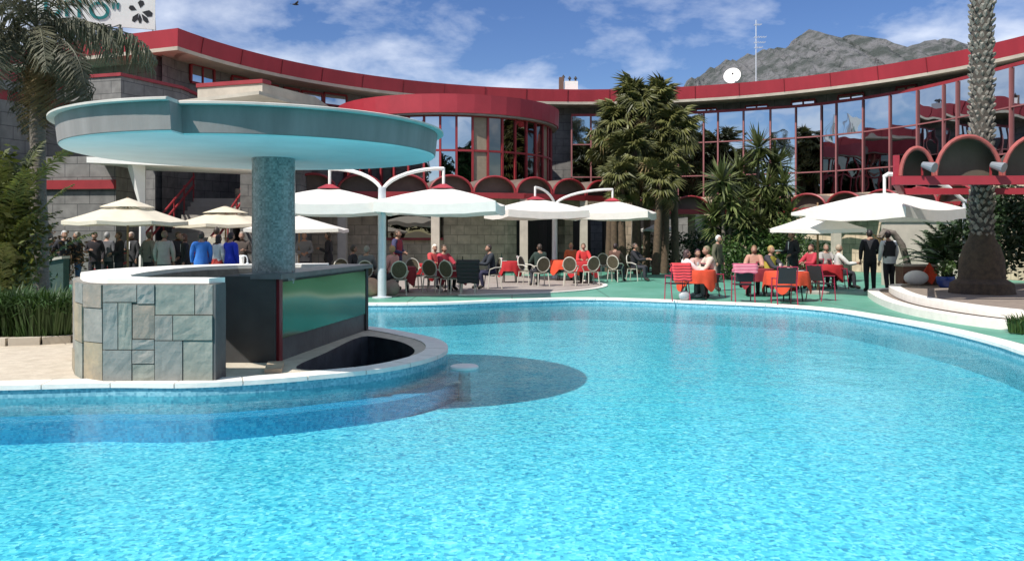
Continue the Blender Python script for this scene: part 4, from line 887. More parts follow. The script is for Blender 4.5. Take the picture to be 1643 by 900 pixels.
fanpalm('fan palm on the right of the clump, before the window wall', 1084, 35.6, 206, 48, .86, 3)
fanpalm('low fan palm in the middle of the clump', 1022, 35.0, 240, 44, .88, 4)
fanpalm('low fan palm at the lower right of the clump', 1066, 35.2, 256, 30, .75, 6)
fanpalm('young fan palm low in front of the clump on its left', 1000, 34.4, 282, 34, .72, 21)
fanpalm('young fan palm low in front of the clump on its right', 1052, 34.2, 290, 34, .72, 22)
fanpalm('fan palm filling the middle of the clump behind its neighbours', 1036, 37.0, 212, 44, .95, 23)
fanpalm('second tallest fan palm, right of the tallest crown', 1062, 36.2, 166, 50, .82, 31)
# yuccas
RO = [rosette('leaf_rosette', M_yuc, 120, .95, .045, k) for k in range(3)]
yucca_heads = [[(1216, 238), (1184, 272), (1246, 264), (1222, 300), (1200, 322)], [(1156, 292), (1172, 326), (1148, 346), (1190, 352), (1165, 375)], [(1258, 296), (1236, 330), (1262, 345), (1215, 358), (1246, 378)]]
for lab, heads, Y in zip(('tall yucca with spiky heads nearest the window wall', 'left-hand yucca with low spiky heads beside the dark loggia', 'right-hand bushy yucca above the diners'), yucca_heads, (31.5, 30.5, 31)):
    bx = PX(sum(h[0] for h in heads) / len(heads), Y); t = thing('yucca', lab, 'yucca', (bx, Y, 0), 0, 'yuccas before the facade')
    for k, (px, py) in enumerate(heads):
        hx = PX(px, Y) - bx; hz = PZ(py, Y); hy = random.uniform(-.5, .5)
        MB().tube([(hx * .15, 0, 0), (hx * .6, hy * .5, hz * .5), (hx, hy, hz)], [.11, .08, .06], 8).build('stem', M_bark, t, True)
        link('leaf_rosette', RO[k % 3], t, (hx, hy, hz), (random.uniform(-.2, .2), random.uniform(-.2, .2), random.uniform(0, 6)), random.uniform(.95, 1.2))
        link('leaf_rosette', RO[(k + 1) % 3], t, (hx * .93, hy, hz - .45), (0, 0, random.uniform(0, 6)), random.uniform(.75, .95))
# left planting
AR = [pinnate('areca_frond', 2.1, .55, .05, .5, M_areca, 26, 40 + k, up=1.3, hang=.4) for k in range(3)]
ar = thing('areca_palm', 'yellow-green bushy areca palm clump at the left edge', 'palm', (PX(-12, 16.5), 16.5, 0))
for k in range(34):
    a = 2.399 * k; rr_ = .12 + .5 * random.random(); h = random.uniform(.3, 2.3); MB().tube([(math.cos(a) * rr_, math.sin(a) * rr_, 0), (math.cos(a) * rr_, math.sin(a) * rr_, h)], .03, 5).build('cane', M_areca, ar)
    link('frond', AR[k % 3], ar, (math.cos(a) * rr_, math.sin(a) * rr_, h), (0, -R(random.uniform(-10, 35)), a + random.uniform(-.4, .4)), random.uniform(.5, .76))
link('inner_foliage', leafcloud([((.2, 0, 1.5), (.9, .7, 1.3)), ((.1, 0, 2.6), (.7, .6, .9))], 2600, .09, M_areca, 'foliage', 44), ar)
def shrub(label, loc, blobs, n, size, m, seed, name='shrub', cat='shrub', group=None):
    t = thing(name, label, cat, loc, 0, group); link('foliage', leafcloud(blobs, n, size, m, 'foliage', seed), t)
    for k in range(4): MB().tube([(.05 * k - .08, 0, 0), ((k - 1.5) * blobs[0][1][0] * .3, .1 * k - .15, blobs[0][0][2])], [.035, .012], 5).build('stem', M_bark, t)
    return t
M_rust = mat('bronze_leaf', (.10, .045, .02), .5, col2=(.05, .04, .015), vscale=2, trans=.2)
shrub('bronze-leaved shrub behind the low wall at the left', (PX(60, 23), 23.5, 0), [((0, 0, 1.0), (1.3, .7, .9)), ((-1.2, .2, 1.3), (1.1, .7, 1.1)), ((-2.4, .3, 1.6), (1.3, .8, 1.3))], 4200, .06, M_rust, 1)
shrub('dark green shrub under the areca at the left edge', (PX(5, 19), 19.5, 0), [((-.6, 0, 1.3), (1.2, .7, 1.3)), ((.2, 0, .7), (.7, .6, .7))], 3400, .07, M_hedge, 2)
gw_ = thing('garden_wall', 'low dark green garden wall with pale stone coping at the left', 'wall', (PX(45, 21.9), 21.9, 0))
MB().add([(-2.6, 0, 0), (.95, 0, 0), (.95, 0, 1.02), (-2.6, 0, .42), (-2.6, .3, 0), (.95, .3, 0), (.95, .3, 1.02), (-2.6, .3, .42)], [(0, 1, 2, 3), (7, 6, 5, 4), (0, 4, 5, 1), (1, 5, 6, 2), (2, 6, 7, 3), (3, 7, 4, 0)]).build('wall_body', mat('dark_green_render', (.03, .06, .05), .7, var=.2), gw_)
for k in range(7):
    a, b = k / 7, (k + 1) / 7; MB().bar((-2.6 + 3.55 * a + .006, .15, .44 + .6 * a + .02), (-2.6 + 3.55 * b - .006, .15, .44 + .6 * b + .02), .42, .07).build('coping_stone', M_concl, gw_)
MB().box((-.15, .35, .9), (.36, .3, 1.4)).build('pier', M_concl, gw_)
def grassclump(name, L_, n, spread, seed, m=M_grass, w_=.012):
    rnd = random.Random(seed); mb = MB()
    for k in range(n):
        a = rnd.uniform(0, 6.283); r = spread * math.sqrt(rnd.random()); p = Vector((math.cos(a) * r, math.sin(a) * r * .8, 0)); l = L_ * rnd.uniform(.6, 1.1); d = Vector((math.cos(a + rnd.uniform(-1, 1)), math.sin(a + rnd.uniform(-1, 1)), 0)) * rnd.uniform(.1, .8); s = Vector((-d.y, d.x, 0)).normalized() * w_
        q1 = p + d * l * .35 + Vector((0, 0, l * .7)); q2 = p + d * l * .9 + Vector((0, 0, l * rnd.uniform(.55, .95)))
        mb.add([p - s, p + s, q1 + s, q1 - s, q2], [(0, 1, 2, 3), (3, 2, 4)])
    return mb.mesh(name, m)
gr_ = thing('ornamental_grass_bed', 'clipped dark ornamental grass in a low stone kerb beside the paving at left', 'grass bed', (-7.75, 12.7, 0))
for k, (x, y) in enumerate(((-.75, -.1), (-.1, .1), (.5, -.05), (.15, .5), (-.5, .5))):
    o = link('grass_tuft', grassclump('grass_tuft', .78, 800, .48, 60 + k), gr_, (x, y, .1))
for k in range(9):
    a = R(200 + 170 * k / 8); b = R(200 + 170 * (k + 1) / 8 - 1); MB().bar((math.cos(a) * 1.25 - .1, math.sin(a) * .85 + .25, .06), (math.cos(b) * 1.25 - .1, math.sin(b) * .85 + .25, .06), .14, .12).build('kerb_stone', M_concl, gr_)
MB().lathe([(1.18, 0), (1.18, .09), (.2, .1)], (-.1, .25, .005), 24, 1, .66).build('soil', M_earth, gr_)
# right planting
shrub('dense dark green hedge at the right edge behind the palm foot', (12.6, 21.5, .3), [((-.2, 0, 1.0), (1.0, .9, 1.1)), ((.6, .3, 1.7), (1.2, 1.0, 1.3)), ((1.9, .3, 1.5), (1.4, 1, 1.5)), ((.2, .2, 2.0), (.8, .7, .8))], 9000, .075, M_hedge, 5, 'hedge', 'hedge')
shrub('dark hedge in front of the loggia right of the umbrellas', (PX(1090, 37), 37.5, 0), [((0, 0, .9), (2.2, .8, 1.0)), ((-2.4, 0, .6), (1.4, .7, .6)), ((1.8, 0, 1.2), (1.3, .8, 1.3))], 5200, .08, M_hedge, 6, 'hedge', 'hedge')
shrub('bushy green shrub under the yuccas', (PX(1215, 30), 30, 0), [((0, 0, 1.0), (1.5, .8, 1.0)), ((1.1, .2, 1.4), (.9, .7, 1.0)), ((-1.1, .1, .8), (.8, .6, .8))], 4800, .07, M_shrub, 7)
shrub('rounded shrub behind the seated diners on the right', (PX(1295, 29.5), 29.5, 0), [((0, 0, .8), (1.0, .7, .8))], 1600, .06, M_shrub, 8)
CY = pinnate('cycad_frond', 1.25, .55, .03, .26, M_hedge, 30, 71, up=.8, hang=.2)
for lab, px, Y, sc, z in (('dark cycad in the bed left of the palm foot', 1520, 22.4, 1.0, .45), ('smaller cycad behind the blue pot', 1497, 24.5, .9, .3)):
    t = thing('cycad', lab, 'cycad', (PX(px, Y), Y, .0)); MB().tube([(0, 0, 0), (0, 0, .5 + z)], [.16, .13], 10).build('trunk', M_fiber, t, True)
    for k in range(22): link('frond', CY, t, (0, 0, .5 + z), (0, -R(-25 + 85 * k / 21), 2.399 * k), sc * random.uniform(.85, 1.1))
gt = thing('grass_tussock', 'low green grass tussock on the steps at the right edge', 'grass', (8.55, 13.6, 0))
for k in range(3): link('grass_tuft', grassclump('grass_tuft', .34, 420, .34, 80 + k, M_shrub), gt, (.15 + .3 * k, -.08 * k, .02 if k < 1 else .16))
gd = thing('garden_retaining_wall', 'beige garden wall behind the waiters', 'wall', (PX(1480, 27), 27, 0)); MB().box((0, 0, 1.05), (2.6, .3, 2.1)).build('wall_body', M_concl, gd); MB().box((0, 0, 2.13), (2.7, .4, .06)).build('wall_cap', M_conc, gd)
lt = thing('bent_tree', 'small bare tree with a trunk bent over like an arch behind the waiters', 'tree', (PX(1462, 25), 25, 0)); 
MB().tube([(0, 0, 0), (-.1, 0, .75), (-.28, 0, 1.35), (-.55, 0, 1.72), (-.82, 0, 1.78), (-.98, 0, 1.55)], [.10, .10, .10, .10, .11, .09], 10).build('trunk', M_bark, lt, True)
link('foliage', leafcloud([((-1.0, 0, 1.45), (.22, .2, .25))], 200, .05, M_yel, 'foliage', 12), lt)
# trees beyond the camera that only the window wall mirrors
rnd = random.Random(21); crown = [leafcloud([((0, 0, 0), (3.2, 3.2, 2.8)), ((2.2, .5, -1.2), (2.2, 2.2, 1.9)), ((-2.1, -.6, -1.0), (2.3, 2.2, 2.1)), ((.3, 1.5, 1.9), (2.0, 2.0, 1.5))], 5200, .33, M_hedge, 'crown', k, .3) for k in range(2)]
M_far = mat('far_tree_leaf', (.022, .04, .014), .9, spec=.1)
for c in crown: c.materials[0] = M_far
trk = MB().tube([(0, 0, 0), (.1, 0, 4), (0, .1, 8.5)], [.3, .24, .14], 8).mesh('trunk', M_bark, True)
for k in range(15):
    x = -66 + k * 7.2 + rnd.uniform(-1, 1); y = -24 - 6 * (k % 2) + abs(k - 8) * .6
    if x < -24: y = 12 - (x + 24) * -.9 * 1 - 18
    t = thing('broadleaf_tree', 'tall dark broadleaf tree mirrored in the hotel window wall', 'tree', (x, y, 0), rnd.uniform(0, 6), 'trees mirrored in the windows'); s_ = rnd.uniform(.9, 1.2); t.scale = (s_,) * 3
    link('trunk', trk, t); link('crown', crown[k % 2], t, (0, 0, 7.6)); link('crown', crown[(k + 1) % 2], t, (.4, .3, 4.4), (0, 0, 2), (1.0, 1.0, .9))
for k, (x, y, h) in enumerate(((-46, -6, 15), (-38, -12, 17), (-30, -14, 14.5), (-21, -18, 17), (-12, -19, 15.5), (-3, -18, 17), (6, -19, 15), (14, -18, 16.5))):
    palm('slender palm mirrored in the hotel window wall', (x, y, 0), h, .22, .16, FR, 20, (-50, 50), 1.1, 'palms mirrored in the windows', seed=30 + k)
# ------------------------------------------------------------------ furniture
M_olive = mat('olive_weave', (.085, .07, .042), .8, var=.25, vscale=30, bump=.4, bscale=60)
M_wfr = mat('ivory_tube', (.52, .49, .42), .45)
M_rfr = mat('crimson_tube', (.34, .02, .06), .4)
M_sling = mat('black_sling', (.02, .02, .022), .8)
M_redc = mat('red_cloth', (.40, .015, .02), .85, var=.12, vscale=4)
M_orc = mat('orange_cloth', (.60, .062, .022), .85, var=.12, vscale=4)
M_wine = mat('wine_cloth', (.20, .012, .02), .85, var=.12, vscale=4)
M_skin_t = None
def round_chair():                                   # faces -Y; back behind the sitter at +Y
    t = thing('round_back_chair', 'x', 'chair')
    prof = [(.02, .425), (.215, .425), (.23, .44), (.215, .455), (.02, .46)]; MB().lathe(prof, n=18).build('seat', M_olive, t, True)
    ov = [(.215 * math.sin(a), .21 + .05 * -math.cos(a), .70 - .24 * math.cos(a)) for a in [2 * math.pi * k / 20 for k in range(21)]]
    b = MB(); b.tube(ov, .019, 7, False); b = b.build('back_frame', M_wfr, t, True)
    q = [(x * .94, y, .70 + (z - .70) * .94) for x, y, z in ov[:-1]]; MB().add(q + [(x, y + .012, z) for x, y, z in q], [tuple(range(20)), tuple(range(39, 19, -1))]).build('back_weave', M_olive, b)
    for s in (-1, 1):
        MB().tube([(s * .17, .19, .44), (s * .20, .25, 0)], .017, 6).build('leg', M_wfr, t, True); MB().tube([(s * .18, -.16, .44), (s * .21, -.21, 0)], .017, 6).build('leg', M_wfr, t, True)
        MB().tube([(s * .17, -.17, .44), (s * .25, -.16, .60), (s * .26, 0, .655), (s * .22, .22, .66)], .018, 6).build('arm_rest', M_wfr, t, True)
    MB().tube([(.215 * math.cos(a), .205 * math.sin(a), .425) for a in [2 * math.pi * k / 16 for k in range(17)]], .018, 6, False).build('seat_ring', M_wfr, t, True)
    return t
def sling_chair(mfr=M_rfr, msl=M_sling):
    t = thing('tube_chair', 'x', 'chair')
    MB().box((0, -.01, .43), (.44, .42, .025)).build('seat', msl, t); MB().add([(-.21, .20, .50), (.21, .20, .50), (.21, .28, .88), (-.21, .28, .88), (-.21, .22, .50), (.21, .22, .50), (.21, .30, .88), (-.21, .30, .88)], [(0, 1, 2, 3), (7, 6, 5, 4), (0, 4, 5, 1), (1, 5, 6, 2), (2, 6, 7, 3), (3, 7, 4, 0)]).build('backrest', msl, t)
    for s in (-1, 1):
        MB().tube([(s * .235, -.24, 0), (s * .235, -.20, .43), (s * .235, -.18, .62)], .014, 6).build('leg', mfr, t, True); MB().tube([(s * .235, .30, 0), (s * .235, .19, .45), (s * .235, .29, .90)], .014, 6).build('leg', mfr, t, True)
        MB().tube([(s * .235, -.20, .62), (s * .24, .23, .63)], .016, 6).build('arm_rest', mfr, t, True)
    MB().tube([(-.235, .29, .90), (.235, .29, .90)], .014, 6).build('top_rail', mfr, t, True); MB().tube([(-.235, -.20, .42), (.235, -.20, .42)], .013, 6).build('stretcher', mfr, t, True)
    return t
CH = 1.65
R0 = round_chair(); S0_ = sling_chair(); used = {}
def chair(proto, px, Y, deg, label, group):
    o = proto if proto.name not in used else copy_tree(proto); used[proto.name] = 1
    o.location = (PX(px, Y), Y, .006); o.rotation_euler = (0, 0, R(deg)); o['label'] = label; o['group'] = group
    return o
G1 = 'round-backed ivory chairs on the patio'; G2 = 'crimson tube chairs by the pool edge'
for px, Y, a, lab in ((664, 24.6, 20, 'ivory chair with round olive back facing the pool beside the first post'), (702, 26.2, -15, 'ivory chair with round olive back behind the white-haired diner'), (693, 23.6, 165, 'round-backed chair turned away, nearest the pool left of the black coat'), (722, 22.9, 150, 'round-backed chair beside the red cloth left of the black coat'),
                      (790, 25.2, -70, 'ivory chair under the dark-clothed diner'), (845, 27.4, 60, 'round-backed chair by the pole of the far umbrella pair'), (868, 26.4, 200, 'round-backed chair turned away, left of the far umbrella pole'), (948, 27.2, -160, 'ivory chair with lit round rim right of the orange tablecloth'),
                      (987, 28.8, 150, 'shaded round-backed chair right of the lit ivory chair'), (1018, 29.6, 60, 'shaded round-backed chair nearest the loggia pier'), (970, 31.6, 10, 'shaded chair behind the orange tablecloth'), (548, 24.5, 15, 'ivory chair with round back just right of the bar'), (588, 22.9, 180, 'chair under the grey-jacketed diner beside the bar'), (640, 22.4, 190, 'dark round-backed chair right of the first umbrella post'), (915, 26.6, 170, 'round-backed chair before the red tablecloth by the far post')):
    chair(R0, px, Y, a, lab, G1)
for px, Y, a, lab in ((1086, 20.6, -100, 'crimson chair with a red jacket, left of the pool-side diners'), (1145, 21.6, 95, 'chair under the beige-shirted diner'), (1192, 20.2, 175, 'crimson chair with a pink striped wrap, its back to the pool'), (1236, 22.6, 40, 'chair under the diner in black and yellow'), (1258, 19.4, 178, 'crimson chair with black sling back before the orange tablecloth'),
                      (1318, 20.6, 120, 'crimson chair right of the orange tablecloth'), (1212, 22.9, -20, 'chair under the brown-haired diner beside the pink wrap'), (1302, 25.6, -60, 'chair under the diner in red'), (1346, 25.2, 80, 'chair under the diner in white at the right-hand table'), (1112, 22.2, 0, 'chair at the far side of the pool-side table')):
    chair(S0_, px, Y, a, lab, G2)
def table(px, Y, r, m, labt, labc, square=True, seed=0):
    rnd = random.Random(seed); t = thing('dining_table', labt, 'table', (PX(px, Y), Y, .006), rnd.uniform(-.3, .3), 'dining tables')
    MB().lathe([(r * .98, .70), (r, .71), (r, .73), (r * .98, .735)], n=24).build('tabletop', M_conc, t)
    for k in range(4): a = R(45 + 90 * k); MB().tube([(math.cos(a) * r * .6, math.sin(a) * r * .6, .70), (math.cos(a) * r * .75, math.sin(a) * r * .75, 0)], .018, 6).build('leg', M_dark, t)
    n_ = 64; rows = []
    def sq(a, k): c, s = math.cos(a), math.sin(a); return k / max(abs(c), abs(s)) ** .8
    for f, z in ((.02, .742), (.7, .742), (1.0, .741), (1.03, .71)): rows.append([(math.cos(2 * math.pi * j / n_) * r * f, math.sin(2 * math.pi * j / n_) * r * f, z) for j in range(n_)])
    for f in (.4, .75, 1.0):
        row = []
        for j in range(n_):
            a = 2 * math.pi * j / n_; drop = .30 + .22 * max(0, math.cos(4 * (a - math.pi / 4))); wv = 1.06 + f * (.10 * math.sin(a * 12 + seed) * .35 + .08 * max(0, math.cos(4 * (a - math.pi / 4)))); row.append((math.cos(a) * r * wv, math.sin(a) * r * wv, .71 - drop * f))
        rows.append(row)
    lf = loft(rows); lf.f = lf.f[:-2] + [lf.f[-2]]; c = lf.build('tablecloth', m, None, True); c.location = (PX(px, Y), Y, .006); c.rotation_euler = t.rotation_euler; tag(c, labc, 'tablecloth', 'tablecloths on the terrace')
table(1116, 21.3, .5, M_orc, 'table of the pool-side diners on the green floor', 'orange-red cloth on the table of the pool-side diners', seed=1)
table(1262, 20.4, .52, M_orc, 'table right behind the black sling chair', 'bright orange cloth hanging in points beside the black sling chair', seed=2)
table(1214, 22.1, .45, M_wine, 'table between the two diners left of the tray carrier', 'wine-red cloth between the two diners left of the plate carrier', seed=3)
table(1325, 25.4, .5, M_redc, 'table of the diners under the low white parasol', 'red cloth under the low white parasol on the right', seed=4)
table(727, 24.0, .45, M_wine, 'table beside the chair with the black coat', 'dark red cloth left of the black coat', seed=5)
table(640, 23.6, .48, M_wine, 'table right behind the first umbrella post', 'dark red cloth right behind the first umbrella post', seed=6)
table(818, 28.5, .42, M_redc, 'table behind the dark-clothed diner', 'bright red cloth behind the dark-clothed diner', seed=7)
table(910, 30.0, .6, M_orc, 'table by the far umbrella post', 'orange cloth by the far umbrella post', seed=8)
table(935, 28.2, .55, M_redc, 'table in front of the orange one by the far post', 'red cloth left of the lit ivory chair', seed=9)
table(676, 26.0, .45, M_redc, 'table between the two ivory chairs', 'red cloth between the two ivory chairs', seed=10)
def plate_glass(px, Y, lab, seed):
    rnd = random.Random(seed)
    for k in range(3):
        a = rnd.uniform(0, 6.28); x, y = PX(px, Y) + .3 * math.cos(a + 2.1 * k), Y + .3 * math.sin(a + 2.1 * k); w_ = ('nearest', 'middle', 'farthest')[k]
        if k == 0:
            t = thing('plate', 'white plate on the ' + lab, 'plate', (x, y, .752)); MB().lathe([(.02, 0), (.09, 0), (.13, .016), (.09, .008), (.02, .006)], n=18).build('plate_body', M_white, t, True)
        elif k == 1:
            t = thing('wine_glass', 'stemmed glass on the ' + lab, 'glass', (x, y, .752)); MB().lathe([(.033, 0), (.006, .008), (.006, .085), (.035, .13), (.03, .19)], n=12).build('glass_body', mat('drink_glass', (.75, .78, .78), .08, trans=.4), t, True)
        else:
            t = thing('bottle', 'dark bottle on the ' + lab, 'bottle', (x, y, .752)); MB().lathe([(.036, 0), (.036, .16), (.014, .21), (.013, .28)], n=12).build('bottle_body', mat('bottle_glass', (.012, .03, .015), .1), t, True); MB().lathe([(.037, .05), (.037, .12)], n=12).build('bottle_label', M_white, t)
for q_ in ((1116, 21.3, 'orange-red cloth of the pool-side diners', 1), (1262, 20.4, 'orange cloth behind the black sling chair', 2), (1325, 25.4, 'red cloth under the low white parasol', 3), (727, 24.0, 'dark red cloth left of the black coat', 4), (818, 28.5, 'bright red cloth behind the dark-clothed diner', 5)): plate_glass(*q_)
def cloth_over(name, label, cat, loc, rz, w_, front, backd, m, z=.92, y=.285, stripes=None):   # garment draped over a chair back
    n_ = 9; rows = []
    for f in range(7): rows.append([((j / (n_ - 1) - .5) * w_ * (1 + .06 * math.sin(f * 1.3)), y - .07 - .01 * math.sin(j * 1.1 + f * .2), z - front * (1 - f / 6) - .008 * math.sin(j * 2.2)) for j in range(n_)])
    rows.append([((j / (n_ - 1) - .5) * w_, y, z + .03) for j in range(n_)])
    for f in range(7): rows.append([((j / (n_ - 1) - .5) * w_ * (1 + .05 * math.sin(f)), y + .045 + .012 * abs(math.sin(j * 1.1 + f * .2)) + .012 * f, z - backd * f / 6 - .012 * math.sin(j * 1.4) * f / 6) for j in range(n_)])
    mb = MB()
    for a, b in zip(rows, rows[1:]): mb.strip(a, b)
    o = mb.build(name, m, None, True); o.location = loc; o.rotation_euler = (0, 0, rz); sm2 = o.modifiers.new('thick', 'SOLIDIFY'); sm2.thickness = .018; return tag(o, label, cat)
c_ = chair(R0, 752, 22.6, 178, 'round-backed chair under the black coat nearest the pool', G1)
cloth_over('coat', 'big black coat hung over a chair nearest the pool', 'coat', c_.location, c_.rotation_euler.z, .62, .35, .62, M_sling, z=.95, y=.235)
o_ = [o for o in COL.objects if o.get('label', '').startswith('crimson chair with a red jacket')][0]
cloth_over('jacket', 'coral red jacket hung over the leftmost crimson chair', 'jacket', o_.location, R(-170), .50, .2, .42, mat('coral_jacket', (.62, .05, .06), .8, var=.1), z=.93); o_.rotation_euler.z = R(-170)
m = mat('pink_stripe_wrap', (.55, .06, .14), .8); t_ = m.node_tree; wv = t_.nodes.new('ShaderNodeTexWave'); wv.bands_direction = 'Z'; wv.inputs['Scale'].default_value = 9; co = t_.nodes.new('ShaderNodeTexCoord'); t_.links.new(co.outputs['Object'], wv.inputs[0])
rp = t_.nodes.new('ShaderNodeValToRGB'); rp.color_ramp.elements[0].color = (.42, .02, .09, 1); rp.color_ramp.elements[1].color = (.7, .42, .46, 1); rp.color_ramp.elements[0].position = .55; t_.links.new(wv.outputs[0], rp.inputs[0]); t_.links.new(rp.outputs[0], t_.nodes['Principled BSDF'].inputs['Base Color'])
o_ = [o for o in COL.objects if o.get('label', '').startswith('crimson chair with a pink')][0]
cloth_over('wrap', 'pink and white striped wrap over a crimson chair back', 'wrap', o_.location, o_.rotation_euler.z, .58, .2, .2, m, z=.93)
hb = thing('handbag', 'small pale grey handbag on the green floor under the red jacket', 'bag', (PX(1098, 20.4), 20.4, .006), .4); MB().ball((0, 0, .13), (.16, .10, .13), 12, 8).build('bag_body', mat('grey_leather', (.42, .42, .42), .6, var=.1), hb, True); MB().tube([(-.1, 0, .2), (-.06, 0, .36), (.06, 0, .36), (.1, 0, .2)], .01, 6).build('strap', M_sling, hb)
for px, c, lab, s in ((595, (.50, .30, .21), 'round pink stone ball left of the first umbrella post', .26), (628, (.24, .16, .14), 'round dark stone ball right of the first umbrella post', .23)):
    t = thing('stone_ball', lab, 'stone ball', (PX(px, 21.9), 21.9, 0)); MB().ball((0, 0, s * .98), s, 20, 14).build('ball', mat('ball_' + str(px), c, .8, var=.15, vscale=6, bump=.3), t, True); MB().lathe([(.14, 0), (.12, .05)], n=14).build('foot', M_conc, t)
# bits on the right platform
bx_ = thing('planter_box', 'brown wooden planter box under the bent tree', 'planter', (PX(1470, 22.6), 22.6, .30)); MB().box((0, 0, .25), (.95, .45, .5)).build('box', mat('brown_planter', (.18, .09, .06), .7, var=.2), bx_); MB().box((0, 0, .52), (1.0, .5, .05)).build('rim', M_concl, bx_)
cu_ = thing('floor_cushion', 'white cushion leaning on the planter box', 'cushion', (PX(1470, 21.9), 21.9, .31)); MB().ball((0, 0, .20), (.34, .13, .20), 14, 9).build('cushion_body', M_white, cu_, True)
oc = thing('folded_cloth', 'bright orange cloth lying on the planter', 'cloth', (PX(1491, 22.1), 22.1, .30)); MB().add([(-.22, -.05, .25), (.0, -.14, .02), (.22, -.03, .28), (.02, .05, .62), (-.2, .12, .22), (.2, .12, .25), (.0, .02, .30)], [(0, 1, 6), (1, 2, 6), (2, 3, 6), (3, 0, 6), (0, 3, 4), (2, 5, 3), (4, 3, 5)]).build('fold', M_orc, oc)
bp_ = thing('plant_pot', 'blue glazed pot with a leafy plant on the platform', 'pot', (PX(1517, 21.0), 21.0, .30)); MB().lathe([(.13, 0), (.21, .12), (.235, .25), (.22, .29), (.19, .28)], n=20).build('pot', mat('blue_glaze', (.02, .05, .22), .2), bp_, True); link('foliage', leafcloud([((0, 0, .5), (.26, .26, .24))], 260, .05, M_shrub, 'foliage', 33), bp_)
# ------------------------------------------------------------------ people
def prototype_hand():
    mb = MB(); mb.tube([(0, 0, .01), (0, 0, -.03), (0, 0, -.085)], [.024, .036, .034], 8, True, .5)
    for x, l, c in ((-.027, .062, .3), (-.009, .074, .25), (.009, .070, .3), (.026, .054, .4)): mb.tube([(x, 0, -.075), (x * 1.05, -.006, -.075 - l * .45), (x * 1.05, -.022 * (1 + c), -.075 - l * .8), (x, -.04 * (1 + c), -.075 - l)], [.0095, .009, .008, .0055], 6)
    mb.tube([(.024, -.005, -.02), (.048, -.015, -.048), (.052, -.03, -.082)], [.012, .0105, .007], 6); return mb
HAND = prototype_hand()
def head_mesh():
    mb = MB(); mb.ball((0, 0, 0), (.075, .093, .115), 18, 14); out = []
    for x, y, z in mb.v:
        if z < -.02: k = 1 - .30 * min(1, (-.02 - z) / .09); x *= k; y = y * (1 - .12 * min(1, (-.02 - z) / .09)) - .012
        if y < -.05 and abs(x) < .018 and -.035 < z < .02: y -= .02 * (1 - abs(x) / .018)
        if y < -.05 and .005 < z < .03 and .012 < abs(x) < .045: y += .008
        out.append((x, y, z))
    mb.v = out; mb.add([(-.012, -.088, .01), (.012, -.088, .01), (.015, -.092, -.028), (-.015, -.092, -.028), (0, -.115, -.024), (0, -.098, .008)], [(0, 3, 4, 5), (1, 5, 4, 2), (3, 2, 4), (0, 5, 1)])
    for s in (-1, 1): mb.ball((s * .076, .005, -.005), (.010, .022, .032), 8, 6)
    return mb
HEAD = head_mesh()
def matc(c, pre='cloth'):
    return mat('%s_%02d_%02d_%02d' % (pre, int(c[0] * 99), int(c[1] * 99), int(c[2] * 99)), c, .85 if pre == 'cloth' else .55, var=.1, vscale=7, bump=.2 if pre == 'cloth' else 0, bscale=18)
SKIN = (.35, .195, .135)
